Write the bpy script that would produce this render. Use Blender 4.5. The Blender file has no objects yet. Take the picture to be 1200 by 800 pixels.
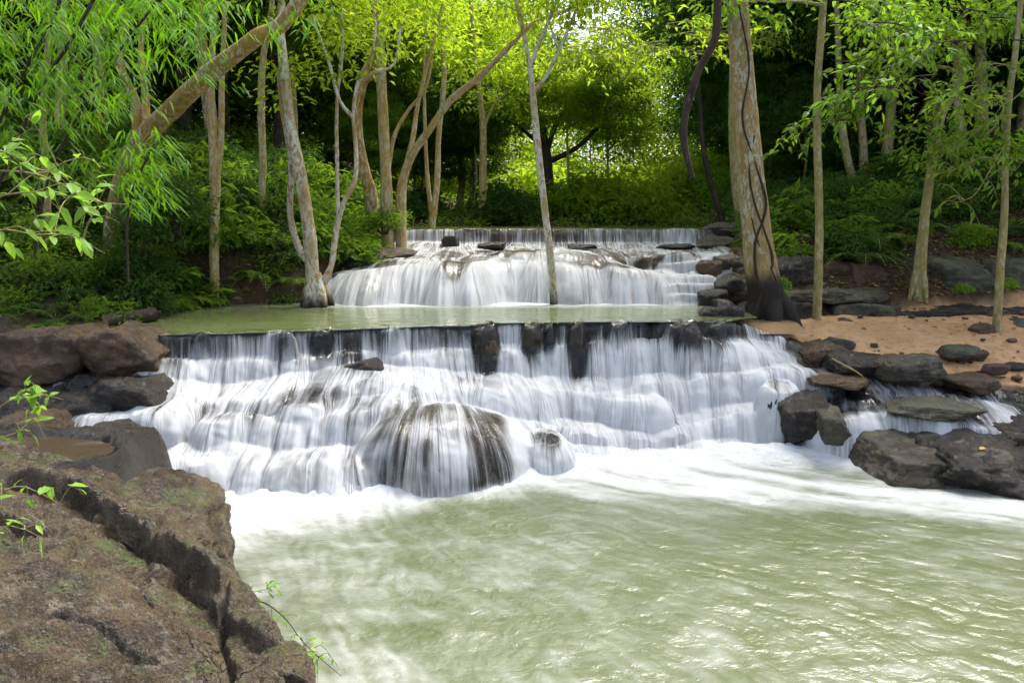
import bpy, bmesh, math, random
import numpy as np
from mathutils import Vector

sc = bpy.context.scene
R = math.radians
# ------------------------------------------------------------------ camera, world, sun, exposure
PITCH = R(9.04); FPX = 942.0; EYE = 3.2
cam_d = bpy.data.cameras.new("camera"); cam_d.sensor_width = 36; cam_d.lens = 36*FPX/1200
cam_d.clip_start = 0.1; cam_d.clip_end = 600
cam = bpy.data.objects.new("camera", cam_d); sc.collection.objects.link(cam)
cam.location = (0, 0, EYE); cam.rotation_euler = (R(90)-PITCH, 0, 0)
sc.camera = cam

SUN_EL, SUN_AZ = R(60), R(38)        # azimuth from +Y (ahead of the camera) towards +X
world = bpy.data.worlds.new("World"); sc.world = world; world.use_nodes = True
wn = world.node_tree.nodes; wl = world.node_tree.links
bg = wn["Background"]; bg.inputs[1].default_value = 0.15
sky = wn.new("ShaderNodeTexSky"); sky.sky_type = 'NISHITA'; sky.sun_disc = False
sky.sun_elevation = SUN_EL; sky.sun_rotation = SUN_AZ
sky.air_density = 1.0; sky.dust_density = 4.0; sky.ozone_density = 1.0
hs_ = wn.new("ShaderNodeHueSaturation"); hs_.inputs["Saturation"].default_value = .7   # thin white overcast
wl.new(sky.outputs[0], hs_.inputs["Color"]); wl.new(hs_.outputs[0], bg.inputs[0])
sun_d = bpy.data.lights.new("sun", 'SUN'); sun_d.energy = 2.2; sun_d.angle = R(25); sun_d.color = (1, .955, .87)
sun = bpy.data.objects.new("sun", sun_d); sc.collection.objects.link(sun)
sdir = Vector((math.sin(SUN_AZ)*math.cos(SUN_EL), math.cos(SUN_AZ)*math.cos(SUN_EL), math.sin(SUN_EL)))
sun.rotation_euler = sdir.to_track_quat('Z', 'Y').to_euler(); sun.location = (0, 0, 40)
vs = sc.view_settings; vs.view_transform = 'Standard'; vs.look = 'None'; vs.gamma = 1.0
vs.exposure = 1.42; vs.use_curve_mapping = False
cy = sc.cycles
cy.max_bounces = 7; cy.diffuse_bounces = 4; cy.glossy_bounces = 2; cy.transmission_bounces = 4
cy.transparent_max_bounces = 10; cy.use_denoising = True; cy.use_adaptive_sampling = True
cy.adaptive_threshold = 0.02; cy.caustics_reflective = False; cy.caustics_refractive = False
cy.sample_clamp_indirect = 6

# ------------------------------------------------------------------ helpers
cp, sp = math.cos(PITCH), math.sin(PITCH)
def W(px, py, D):
    """world point seen at photo pixel (px,py) lying at distance y=D"""
    a = (px-600)/FPX; b = (400-py)/FPX
    dy = cp + sp*b; dz = -sp + cp*b
    t = D/dy
    return np.array((a*t, D, EYE + dz*t))
def PXM(D):                                   # metres per photo pixel at y=D
    return D/FPX/0.985

def vnoise(P, seed=0):
    P = np.asarray(P, dtype=np.float64)
    I = np.floor(P).astype(np.int64); Fr = P - I
    Fr = Fr*Fr*Fr*(Fr*(Fr*6-15)+10)
    def h(dx, dy, dz):
        n = (I[..., 0]+dx)*374761393 + (I[..., 1]+dy)*668265263 + (I[..., 2]+dz)*1440662683 + seed*362437
        n = (n ^ (n >> 13)) * 1274126177 & 0xffffffff
        n = (n ^ (n >> 16)) * 2246822519 & 0xffffffff
        n = n ^ (n >> 15)
        return (n & 0xffff)/32767.5 - 1
    x, y, z = Fr[..., 0], Fr[..., 1], Fr[..., 2]
    def lx(dy, dz): return h(0, dy, dz)*(1-x) + h(1, dy, dz)*x
    return (lx(0, 0)*(1-y)+lx(1, 0)*y)*(1-z) + (lx(0, 1)*(1-y)+lx(1, 1)*y)*z
def fbm(P, octv=4, seed=0, gain=.5, ridged=False):
    P = np.asarray(P, dtype=np.float64); s = 0; a = 1; t = 0
    for o in range(octv):
        n = vnoise(P*(2.03**o) + o*7.31, seed+o*13)
        s = s + a*((1-2*np.abs(n)) if ridged else n); t += a; a *= gain
    return s/t
def n2(X, Y, f=1.0, octv=4, seed=0, gain=.5, ridged=False):
    return fbm(np.stack([X*f, Y*f, np.zeros_like(X)+.37*seed], -1), octv, seed, gain, ridged)
def sstep(a, b, x):
    t = np.clip((x-a)/(b-a), 0, 1); return t*t*(3-2*t)
def terr(n, k, w=.2): t = n*k; f = np.floor(t); return (f + sstep(0, w, t-f))/k
def smax(a, b, k=.06):
    h = np.clip(.5+.5*(a-b)/k, 0, 1); return b*(1-h)+a*h + k*h*(1-h)

def mesh_np(name, V, F, mats=(), smooth=True, attrs=None, midx=None):
    V = np.asarray(V, dtype=np.float32); F = np.asarray(F, dtype=np.int32)
    me = bpy.data.meshes.new(name); k = F.shape[1]
    me.vertices.add(len(V)); me.vertices.foreach_set("co", V.ravel())
    me.loops.add(F.size); me.loops.foreach_set("vertex_index", F.ravel())
    me.polygons.add(len(F)); me.polygons.foreach_set("loop_start", np.arange(len(F), dtype=np.int32)*k)
    for m in mats: me.materials.append(m)
    if midx is not None: me.polygons.foreach_set("material_index", np.asarray(midx, dtype=np.int32))
    me.update(calc_edges=True)
    me.polygons.foreach_set("use_smooth", np.full(len(F), smooth))
    for an, av in (attrs or {}).items():
        av = np.asarray(av, dtype=np.float32)
        if av.ndim == 1:
            at = me.attributes.new(an, 'FLOAT', 'POINT'); at.data.foreach_set("value", av)
        else:
            at = me.attributes.new(an, 'FLOAT_VECTOR', 'POINT'); at.data.foreach_set("vector", av.ravel())
    return me
def link(name, me, parent=None):
    o = bpy.data.objects.new(name, me); sc.collection.objects.link(o)
    if parent is not None: o.parent = parent
    return o
def empty(name, loc=(0, 0, 0)):
    o = bpy.data.objects.new(name, None); sc.collection.objects.link(o); o.location = loc
    o.empty_display_size = .2
    return o
def tag(o, label, cat, group=None, kind=None):
    if label: o['label'] = label
    if cat: o['category'] = cat
    if group: o['group'] = group
    if kind: o['kind'] = kind
    return o
def grid_faces(ny, nx):
    i = np.arange(ny*nx).reshape(ny, nx)
    return np.stack([i[:-1, :-1], i[:-1, 1:], i[1:, 1:], i[1:, :-1]], -1).reshape(-1, 4)
def grid_obj(name, X, Y, Z, mat, attrs=None, mask=None):
    ny, nx = X.shape; F = grid_faces(ny, nx)
    V = np.stack([X, Y, Z], -1).reshape(-1, 3)
    A = {k: (v.reshape(-1) if v.ndim == 2 else v.reshape(-1, 3)) for k, v in (attrs or {}).items()}
    if mask is not None:
        keep = mask.reshape(-1)[F].any(1); F = F[keep]
        used = np.unique(F); remap = np.full(len(V), -1); remap[used] = np.arange(len(used))
        V = V[used]; F = remap[F]; A = {k: v[used] for k, v in A.items()}
    return link(name, mesh_np(name, V, F, (mat,), True, A))

# ------------------------------------------------------------------ materials
class NT:
    def __init__(s, name):
        s.m = bpy.data.materials.new(name); s.m.use_nodes = True
        s.t = s.m.node_tree; s.n = s.t.nodes; s.l = s.t.links
        s.n.clear(); s.out = s.n.new("ShaderNodeOutputMaterial")
    def node(s, typ, **kw):
        n = s.n.new(typ)
        for k, v in kw.items():
            if k.startswith("i_"):
                key = k[2:]; key = int(key) if key.isdigit() else key.replace("_", " ")
                if hasattr(v, "is_output") or isinstance(v, bpy.types.NodeSocket): s.l.new(v, n.inputs[key])
                else: n.inputs[key].default_value = v
            else: setattr(n, k, v)
        return n
    def noise(s, vec, scale, detail=4, rough=.55, dist=0):
        n = s.node("ShaderNodeTexNoise", i_Scale=scale, i_Detail=detail, i_Roughness=rough, i_Distortion=dist)
        if vec is not None: s.l.new(vec, n.inputs["Vector"])
        return n.outputs[0]
    def math(s, op, a, b=None, c=None, clamp=False):
        n = s.node("ShaderNodeMath", operation=op, use_clamp=clamp)
        for i, v in enumerate((a, b, c)):
            if v is None: continue
            if isinstance(v, bpy.types.NodeSocket): s.l.new(v, n.inputs[i])
            else: n.inputs[i].default_value = v
        return n.outputs[0]
    def mrange(s, v, a, b, c=0, d=1, smooth=True):
        n = s.node("ShaderNodeMapRange"); n.interpolation_type = 'SMOOTHSTEP' if smooth else 'LINEAR'
        s.l.new(v, n.inputs[0])
        for i, x in zip((1, 2, 3, 4), (a, b, c, d)):
            if isinstance(x, bpy.types.NodeSocket): s.l.new(x, n.inputs[i])
            else: n.inputs[i].default_value = x
        return n.outputs[0]
    def mixc(s, f, a, b, mode='MIX'):
        n = s.node("ShaderNodeMix", data_type='RGBA', blend_type=mode)
        for i, v in ((0, f), (6, a), (7, b)):
            if isinstance(v, bpy.types.NodeSocket): s.l.new(v, n.inputs[i])
            else: n.inputs[i].default_value = v if i == 0 else (*v, 1)
        return n.outputs[2]
    def bump(s, h, strength=.5, dist=.02, normal=None):
        n = s.node("ShaderNodeBump", i_Strength=strength, i_Distance=dist); s.l.new(h, n.inputs["Height"])
        if normal is not None: s.l.new(normal, n.inputs["Normal"])
        return n.outputs[0]
    def surf(s, sh): s.l.new(sh, s.out.inputs[0]); return s.m
    def mix(s, f, a, b):
        n = s.node("ShaderNodeMixShader")
        if isinstance(f, bpy.types.NodeSocket): s.l.new(f, n.inputs[0])
        else: n.inputs[0].default_value = f
        s.l.new(a, n.inputs[1]); s.l.new(b, n.inputs[2]); return n.outputs[0]
    def princ(s, col, rough=.5, normal=None, spec=.5):
        n = s.node("ShaderNodeBsdfPrincipled")
        for k, v in (("Base Color", col), ("Roughness", rough), ("Specular IOR Level", spec)):
            if isinstance(v, bpy.types.NodeSocket): s.l.new(v, n.inputs[k])
            else: n.inputs[k].default_value = (*v, 1) if k == "Base Color" else v
        if normal is not None: s.l.new(normal, n.inputs["Normal"])
        return n.outputs[0]

def rock_mat(name, c1, c2, c3, moss=.3, wet=.5, mosscol=(.06, .085, .018), bscale=1.0, bstr=.8):
    t = NT(name); tc = t.node("ShaderNodeTexCoord"); oi = t.node("ShaderNodeObjectInfo")
    off = t.math('MULTIPLY', oi.outputs["Random"], 37.0)
    v = t.node("ShaderNodeVectorMath", operation='ADD'); t.l.new(tc.outputs["Object"], v.inputs[0]); t.l.new(off, v.inputs[1])
    v = v.outputs[0]
    geo = t.node("ShaderNodeNewGeometry"); sx = t.node("ShaderNodeSeparateXYZ"); t.l.new(geo.outputs["Normal"], sx.inputs[0])
    big = t.noise(v, 2.2*bscale, 5, .6, .4); mid = t.noise(v, 9*bscale, 6, .65, .3); fine = t.noise(v, 60*bscale, 5, .7)
    col = t.mixc(t.mrange(big, .38, .62), c1, c2)
    col = t.mixc(t.mrange(mid, .52, .66), col, c3)
    col = t.mixc(t.mrange(fine, .35, .7, .0, .55), col, tuple(c*.35 for c in c1))
    vor = t.node("ShaderNodeTexVoronoi", feature='DISTANCE_TO_EDGE', i_Scale=1.5*bscale)
    wv = t.node("ShaderNodeVectorMath", operation='MULTIPLY_ADD'); t.l.new(v, wv.inputs[0]); wv.inputs[1].default_value = (1, 1.2, 2.4)
    nz = t.node("ShaderNodeTexNoise", i_Scale=3.0*bscale, i_Detail=4); t.l.new(v, nz.inputs["Vector"]); t.l.new(nz.outputs[1], wv.inputs[2])
    t.l.new(wv.outputs[0], vor.inputs["Vector"])
    crack = t.math('MAXIMUM', t.mrange(vor.outputs["Distance"], 0, .03, 0, 1), t.mrange(t.noise(v, 1.6*bscale, 3), .60, .50, 0, 1))
    pit = t.mrange(t.noise(v, 95*bscale, 3, .6), .54, .62); col = t.mixc(t.math('MULTIPLY', pit, .5), col, tuple(c*.35 for c in c1))
    gr_ = t.mrange(t.noise(v, 120*bscale, 2, .6), .58, .66); col = t.mixc(t.math('MULTIPLY', gr_, .4), col, tuple(min(1, c*1.7) for c in c3))
    lich = t.math('MULTIPLY', t.mrange(t.noise(v, 14*bscale, 4, .7), .6, .68), .45)
    col = t.mixc(lich, col, (.30, .30, .22) if wet < .6 else tuple(c*1.5 for c in c2))
    mf = t.math('MULTIPLY', t.mrange(sx.outputs[2], .25, .8), t.mrange(t.noise(v, 3.1*bscale, 6, .7), .62-.3*moss, .72-.22*moss))
    mf = t.math('MULTIPLY', mf, min(1, moss*2))
    col = t.mixc(mf, col, t.mixc(t.mrange(fine, .4, .6), mosscol, tuple(min(1, c*2.0) for c in mosscol)))
    col = t.mixc(crack, tuple(c*.3 for c in c1), col)
    rough = t.mrange(t.noise(v, 5*bscale, 4, .6), .35, .65, .75-.6*wet, .9-.5*wet)
    rough = t.math('ADD', rough, t.math('MULTIPLY', mf, .4), clamp=True)
    h = t.math('ADD', t.math('MULTIPLY', mid, 1.3), t.math('MULTIPLY', fine, 1.1))
    h = t.math('ADD', h, t.math('MULTIPLY', t.noise(v, 24*bscale, 5, .75), 1.2))
    h = t.math('ADD', h, t.math('MULTIPLY', crack, .35))
    return t.surf(t.princ(col, rough, t.bump(h, bstr, .035/bscale), .5))

M_rock_fg = rock_mat("rock_brown_wet", (.07, .050, .030), (.185, .125, .066), (.26, .22, .155), .4, .95, bscale=1.0, bstr=1.0)
M_rock_dark = rock_mat("rock_dark_wet", (.013, .010, .009), (.035, .025, .018), (.07, .047, .03), .15, .88)
M_rock_brown = rock_mat("rock_brown", (.055, .032, .016), (.14, .08, .038), (.19, .12, .065), .2, .8)
M_rock_mossy = rock_mat("rock_mossy", (.05, .046, .03), (.11, .10, .06), (.16, .15, .09), .36, .6, mosscol=(.06, .075, .022))
M_rock_grey = rock_mat("rock_grey_brown", (.045, .036, .026), (.12, .092, .062), (.19, .16, .115), .34, .75)
M_rock_red = rock_mat("rock_reddish", (.09, .045, .028), (.17, .085, .055), (.2, .13, .09), .1, .45)

def leaf_mat(name, c1, c2, trans, tcol, rough=.62, dead=.0):
    t = NT(name); g = t.node("ShaderNodeNewGeometry"); r = g.outputs["Random Per Island"]
    oi = t.node("ShaderNodeObjectInfo")
    k = t.mrange(r, 0, 1, smooth=False)
    col = t.mixc(k, c1, c2)
    br = t.math('MULTIPLY_ADD', oi.outputs["Random"], .5, .75)
    hsv = t.node("ShaderNodeHueSaturation"); t.l.new(col, hsv.inputs["Color"]); t.l.new(br, hsv.inputs["Value"])
    col = hsv.outputs[0]
    if dead: col = t.mixc(t.mrange(r, 1-dead, 1-dead*.9, 0, 1), col, (.22, .15, .04))
    p = t.princ(col, rough, None, .22)
    tr = t.node("ShaderNodeBsdfTranslucent"); h2 = t.node("ShaderNodeHueSaturation"); t.l.new(br, h2.inputs["Value"]); h2.inputs["Color"].default_value = (*tcol, 1)
    t.l.new(h2.outputs[0], tr.inputs[0])
    return t.surf(t.mix(trans, p, tr.outputs[0]))
L_sunlit = leaf_mat("leaf_sunlit", (.14, .25, .010), (.26, .36, .02), .5, (.52, .70, .03))  # yellow green paled to put the centre's sunlight into the colour
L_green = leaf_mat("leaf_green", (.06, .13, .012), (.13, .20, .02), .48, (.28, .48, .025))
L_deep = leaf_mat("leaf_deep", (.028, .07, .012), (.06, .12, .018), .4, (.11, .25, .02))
L_bamboo = leaf_mat("leaf_bamboo", (.04, .13, .006), (.11, .24, .010), .4, (.20, .46, .01), dead=.04)
L_bright = leaf_mat("leaf_broad_bright", (.12, .27, .02), (.24, .40, .05), .45, (.35, .65, .05), .42)
L_moss = leaf_mat("leaf_ground", (.04, .09, .012), (.11, .16, .03), .35, (.15, .28, .03), dead=.12)

def bark_mat(name, c1, c2, pale, amount=.5, dark_base=None):
    t = NT(name); tc = t.node("ShaderNodeTexCoord"); mp = t.node("ShaderNodeMapping"); t.l.new(tc.outputs["Object"], mp.inputs[0])
    mp.inputs["Scale"].default_value = (1, 1, .45); v = mp.outputs[0]
    col = t.mixc(t.mrange(t.noise(v, 9, 5, .6), .35, .65), c1, c2)
    patch = t.mrange(t.noise(v, 19, 4, .6, .3), .66-.25*amount, .70-.25*amount)
    big = t.mrange(t.noise(v, 1.7, 2), .3, .55)
    col = t.mixc(t.math('MULTIPLY', t.math('MULTIPLY', patch, big), .9), col, pale)
    spots = t.mrange(t.noise(v, 34, 3), .6, .66, 0, .6)
    col = t.mixc(spots, col, tuple(c*.45 for c in c1))
    if dark_base is not None:
        geo = t.node("ShaderNodeNewGeometry"); sx = t.node("ShaderNodeSeparateXYZ"); t.l.new(geo.outputs["Position"], sx.inputs[0])
        hh = t.math('ADD', sx.outputs[2], t.math('MULTIPLY', t.noise(v, 3, 4), .5))
        col = t.mixc(t.mrange(hh, dark_base, dark_base+.35), (.022, .016, .012), col)
    h = t.math('ADD', t.noise(v, 40, 5, .7), t.math('MULTIPLY', patch, .3))
    return t.surf(t.princ(col, .8, t.bump(h, .7, .012), .3))
B_pale = bark_mat("bark_pale", (.34, .22, .07), (.46, .34, .13), (.45, .44, .34), .62)
B_pale_wet = bark_mat("bark_pale_wet_base", (.30, .19, .08), (.42, .29, .13), (.56, .56, .48), .85, 1.85)
B_big = bark_mat("bark_big_tree", (.26, .175, .065), (.36, .26, .11), (.42, .41, .33), .55, 2.25)
B_olive = bark_mat("bark_olive", (.24, .20, .07), (.34, .28, .11), (.40, .38, .24), .5)
B_dark = bark_mat("bark_dark", (.03, .02, .013), (.06, .04, .025), (.13, .10, .06), .15)
B_moss = bark_mat("bark_golden", (.28, .17, .035), (.42, .28, .07), (.52, .50, .40), .6)

def fall_mat():
    t = NT("falling_water"); at = t.node("ShaderNodeAttribute", attribute_name="flow"); ac = t.node("ShaderNodeAttribute", attribute_name="cov")
    def m(sx, sy):
        n = t.node("ShaderNodeMapping"); t.l.new(at.outputs["Vector"], n.inputs[0]); n.inputs["Scale"].default_value = (sx, sy, 1); return n.outputs[0]
    a = t.noise(m(9, .4), 1, 3, .5, .0); b = t.noise(m(34, .7), 1, 4, .55); c = t.noise(m(105, 2.2), 1, 2, .5)
    s = t.math('ADD', t.math('MULTIPLY', a, .42), t.math('ADD', t.math('MULTIPLY', b, .40), t.math('MULTIPLY', c, .18)))
    s = t.math('MULTIPLY_ADD', t.math('SUBTRACT', s, .5), 2.15, .5)
    thr = t.math('SUBTRACT', 1.0, ac.outputs["Fac"])
    lo = t.math('SUBTRACT', thr, .27); hi = t.math('ADD', thr, .44)
    al = t.math('MULTIPLY', t.mrange(s, lo, hi, 0, 1), t.mrange(t.math('ADD', t.math('MULTIPLY', b, .6), t.math('MULTIPLY', c, .4)), .36, .56, .70, 1.0))
    al = t.math('MULTIPLY', al, t.mrange(ac.outputs["Fac"], 0.02, .16))
    nrm = t.bump(s, .55, .05)
    df = t.node("ShaderNodeBsdfDiffuse"); df.inputs[0].default_value = (.83, .84, .86, 1); t.l.new(nrm, df.inputs["Normal"])
    tr = t.node("ShaderNodeBsdfTranslucent"); tr.inputs[0].default_value = (.83, .84, .86, 1)
    foam = t.mix(.4, df.outputs[0], tr.outputs[0])
    gl = t.node("ShaderNodeBsdfGlossy"); gl.inputs["Roughness"].default_value = .16; t.l.new(nrm, gl.inputs["Normal"])
    gl.inputs[0].default_value = (1, 1, 1, 1)
    tp = t.node("ShaderNodeBsdfTransparent"); tp.inputs[0].default_value = (.86, .89, .9, 1)
    fr = t.node("ShaderNodeFresnel", i_IOR=1.33); t.l.new(nrm, fr.inputs["Normal"])
    film = t.mix(t.math('MULTIPLY', fr.outputs[0], 1.0, clamp=True), tp.outputs[0], gl.outputs[0])
    return t.surf(t.mix(al, film, foam))
M_fall = fall_mat()

def pool_mat(name, base, base2, foamk=1.0, bscale=5.0, bstr=.35, bd=.05, rough=.12):
    t = NT(name); tc = t.node("ShaderNodeTexCoord"); v = tc.outputs["Object"]
    f = t.node("ShaderNodeAttribute", attribute_name="foam").outputs["Fac"]; li = t.node("ShaderNodeAttribute", attribute_name="lic").outputs["Fac"]
    fa = t.math('ADD', f, t.math('MULTIPLY', t.math('SUBTRACT', li, .5), t.mrange(f, .1, .6, .30*foamk, 1.0*foamk, False)))
    fa = t.mrange(fa, .12, .95)
    col = t.mixc(t.noise(v, .8, 3), base, base2)
    b1 = t.noise(v, bscale, 4, .6, .6); b2 = t.noise(v, bscale*2.6, 3, .5, .4)
    h = t.math('ADD', b1, t.math('MULTIPLY', b2, .22)); h = t.math('ADD', h, t.math('MULTIPLY', li, .6))
    nrm = t.bump(h, bstr, bd)
    p = t.princ(col, rough, nrm, .5)
    df = t.node("ShaderNodeBsdfDiffuse"); df.inputs[0].default_value = (.58, .59, .59, 1); t.l.new(nrm, df.inputs["Normal"])
    return t.surf(t.mix(fa, p, df.outputs[0]))
M_pool = pool_mat("pool_water", (.078, .095, .038), (.105, .122, .052), .7, 4.2, .5, .06, .30)
M_pool2 = pool_mat("upper_pool_water", (.13, .155, .055), (.16, .18, .07), .8, 5.0, .25, .04, .1)

def ground_mat():
    t = NT("ground_earth"); tc = t.node("ShaderNodeTexCoord"); v = tc.outputs["Object"]
    s = t.node("ShaderNodeAttribute", attribute_name="sand").outputs["Fac"]
    e = t.mixc(t.mrange(t.noise(v, 1.2, 5, .6), .35, .65), (.045, .028, .016), (.09, .05, .028))
    e = t.mixc(t.mrange(t.noise(v, 16, 5, .7), .5, .62), e, (.12, .075, .035))
    e = t.mixc(t.mrange(t.noise(v, 40, 3, .7), .55, .65), e, (.02, .015, .01))
    sd = t.mixc(t.mrange(t.noise(v, 2.0, 5, .6), .35, .65), (.50, .285, .13), (.60, .37, .19))
    sd = t.mixc(t.mrange(t.noise(v, 9, 5, .7), .45, .7, 0, .6), sd, (.25, .14, .07))
    sd = t.mixc(t.mrange(t.noise(v, 55, 4, .7), .55, .72, 0, .6), sd, (.15, .09, .05))
    col = t.mixc(s, e, sd)
    h = t.math('ADD', t.noise(v, 14, 6, .7), t.math('MULTIPLY', t.noise(v, 50, 4, .7), .4))
    return t.surf(t.princ(col, t.mrange(s, 0, 1, .85, .5), t.bump(h, .8, .04), .35))
M_ground = ground_mat()
M_bed = rock_mat("riverbed_rock", (.025, .02, .02), (.055, .042, .035), (.09, .062, .045), .1, .8)
#CUT1
# ------------------------------------------------------------------ terrain
def pl(pts, x): p = np.array(pts, dtype=float); return np.interp(x, p[:, 0], p[:, 1])
def shoreL(y): return pl([(0, -1.2), (4, -1.5), (6, -2.6), (8.5, -4.6), (10.5, -4.9), (11.8, -5.3), (14.2, -5.2), (14.6, -3.7), (15.2, -3.6), (18.5, -2.6), (24, -4), (60, -4)], y)
def shoreR(y): return pl([(0, 9), (8, 8), (9.5, 8), (11.0, 7.0), (11.6, 4.6), (12.3, 3.7), (14, 3.7), (15.2, 4.0), (18.5, 4.9), (24, 6), (60, 6)], y)
def G(x, y):
    x = np.asarray(x, dtype=float); y = np.asarray(y, dtype=float)
    mid = pl([(0, -.8), (11.2, -.8), (12.6, 1.1), (14.6, 1.1), (15.6, 1.9), (18.5, 2.1), (19.6, 2.4), (23, 2.5), (26, 3.1), (70, 6)], y)
    Lb = pl([(0, -.5), (6.5, -.2), (7, .4), (8, .5), (9.6, .5), (10.5, .8), (11.2, 1.5), (14.4, 1.55), (15.2, 2.2), (18.5, 2.75), (24, 3.1), (70, 6)], y)
    Rb = pl([(0, -.8), (9.6, -.5), (10.5, .5), (10.9, .8), (13.2, 1.33), (14.2, 1.45), (15.0, 1.9), (16, 2.35), (18.5, 2.7), (24, 3.1), (70, 6)], y)
    nz = .12*n2(x, y, .9, 4, 5)
    dl = np.maximum(shoreL(y)-x, 0)*pl([(0, 0), (11.0, 0), (12.2, .35), (13.6, 1), (99, 1)], y); dr = np.maximum(x-shoreR(y), 0)
    zl = Lb + 1.5*(1-np.exp(-dl/3.2)) + .12*dl + nz
    kr = pl([(0, 0), (12.5, 0.01), (14, .03), (15.2, .12), (17, .26), (70, .28)], y)
    zr = Rb + kr*dr*(1/(1+dr*.012)) + nz*pl([(0, .3), (14, .35), (16, 1)], y)
    wl_ = sstep(-.15, .35, shoreL(y)-x); wr_ = sstep(-.15, .3, x-shoreR(y))
    return mid*(1-wl_)*(1-wr_) + zl*wl_ + zr*wr_
def gz(x, y): return float(G(np.array([x]), np.array([y]))[0])

ys = np.concatenate([np.arange(-3, 2, .5), np.arange(2, 9, .12), np.arange(9, 17, .045), np.arange(17, 26, .12), np.arange(26, 130, 1.2)])
xs = np.concatenate([np.arange(-75, -13, 1.5), np.arange(-13, -3, .09), np.arange(-3, 3, .2), np.arange(3, 12, .05), np.arange(12, 20, .3), np.arange(20, 76, 1.5)])
X, Y = np.meshgrid(xs, ys); Z = G(X, Y)
rough_amt = sstep(14.0, 15.5, Y)
Z = Z + .05*n2(X, Y, 3.5, 4, 9)*(.4+rough_amt) + .02*n2(X, Y, 11, 3, 19)
sand = sstep(3.2, 3.8, X)*sstep(9.8, 10.4, Y)*(1-sstep(14.0, 14.5, Y + .35*n2(X, Y, 1.2, 3, 4)))
Z = Z + sand*(.035*n2(X, Y, 2.2, 5, 29, ridged=True)*(1-sstep(12, 12.6, Y)))
g = grid_obj("ground", X, Y, Z, M_ground, {"sand": sand}); tag(g, "brown forest soil rising from both stream banks", "ground", kind="structure")

# ------------------------------------------------------------------ cascades
def cascade(X, Y, st, seed, wig=.16, col=.07, lipw=.0, topz=.03):
    xs_ = [s[0] for s in st]; K = len(st[0][1]); L = []
    for k in range(K):
        D, zt, zb, w = [np.interp(X, xs_, [s[1][k][i] for s in st]) for i in range(4)]
        a = 1.0 if k else .45
        D = D + a*wig*n2(X, X*0+k*5.1, .9, 3, seed+k)*(2.1 if 0 < k < K-1 or (k == K-1) else 1) + col*n2(X, X*0+k*3.3, 4.2, 2, seed+20+k)*(1.5 if k > 1 else 1) + .022*n2(X, X*0, 17, 2, seed+40+k)
        if k:
            zz = .13*n2(X, X*0+k, .9, 3, seed+60+k)*(1 if k > 1 else .5); zt = zt+zz; zb = zb + (zz*.8+.10*n2(X, X*0+k, 1.6, 3, seed+160+k))*(k < K-1)
            zb = np.minimum(zb, zt-.03)
        else: zt = zt + topz*n2(X, X*0+k, 2.3, 2, seed+60)
        w = w*(1+.3*n2(X, X*0, 2.1, 2, seed+80+k))
        L.append((D, zt, zb, w))
    h = L[0][1].copy()
    for k in range(K):
        D, zt, zb, w = L[k]
        t = np.clip((D-Y)/w, 0, 1); val = zt + (zb-zt)*t**1.9
        if k+1 < K:
            D2, zt2 = L[k+1][0], L[k+1][1]; s = np.clip((D-w-Y)/np.maximum(D-w-D2, .03), 0, 1)
            val = np.where(Y < D-w, zb + (np.minimum(zt2, zb-.01)-zb)*s, val)
        h = np.where(Y < D, val, h)
    return h, L[0][0]
def bumpf(X, Y, b, i):
    (cx, cy_, cz, rx, ry, rz) = b
    dx = X-cx + .16*rx*n2(X, Y, 1.1/rx, 3, 700+i); dy = Y-cy_ + .16*ry*n2(X, Y, 1.1/rx, 3, 720+i)
    a = .5*math.sin(i*2.1+.3); ca, sa = math.cos(a), math.sin(a)
    if i > 1: dx, dy = dx*ca-dy*sa, dx*sa+dy*ca
    if i == 0: dx = dx*.95-dy*.3
    r = 1-np.abs(dx/rx)**2.4-np.abs(dy/ry)**2.2
    top = rz*np.maximum(r, 0)**.5
    top = top if i == 0 else np.minimum(top, rz*(.86+.10*dx/rx*(-1 if i == 0 else 1)) + .10*rz*n2(X, Y, 1.6/rx, 3, 740+i) + .12*rz*dy/ry)
    if i == 0: top = top*(1-.20*dx/rx)
    return np.where(r > 0, cz+top, -2)
def bumps(h, X, Y, lst, k=.07, i0=0):
    for i, b_ in enumerate(lst):
        b = bumpf(X, Y, b_, i+i0)
        h = np.where(b > h-.2, smax(h, b, k), h)
    return h
def blurx(a, n):
    k = np.ones(2*n+1)/(2*n+1); p = np.pad(a, ((0, 0), (n, n)), mode='edge')
    c = np.cumsum(np.pad(p, ((0, 0), (1, 0))), 1)
    return (c[:, 2*n+1:]-c[:, :-2*n-1])/(2*n+1)
def blur(a, n): return blurx(blurx(a, n).T, n).T
def march(X, Y, h, lip, cov0, gain=1.6, decay=1.1, A=.85, base=.12):
    ny, nx = X.shape; xv = X[0]; dy = Y[1, 0]-Y[0, 0]; dx = xv[1]-xv[0]
    hb = blur(h, 4); gx = np.gradient(hb, dx, axis=1); gy = np.gradient(hb, dy, axis=0)
    u = np.zeros_like(h); v = np.zeros_like(h); q = np.zeros_like(h)
    u[-1] = xv; q[-1] = 0
    for j in range(ny-2, -1, -1):
        r = np.clip(-gx[j]*A/(np.maximum(gy[j], 0)*A+.8), -.8, .8)
        src = xv - r*dy
        u[j] = np.interp(src, xv, u[j+1]); hs = np.interp(src, xv, h[j+1])
        drop = np.maximum(hs-h[j], 0); ds = np.sqrt(dy*dy*(1+r*r)+drop*drop)
        v[j] = np.interp(src, xv, v[j+1]) + ds
        qq = np.interp(src, xv, q[j+1])
        q[j] = np.minimum(qq*np.exp(-ds/decay) + gain*drop*(.35+np.minimum(qq, .6)*1.6), .66)
    return u, v, q

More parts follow.
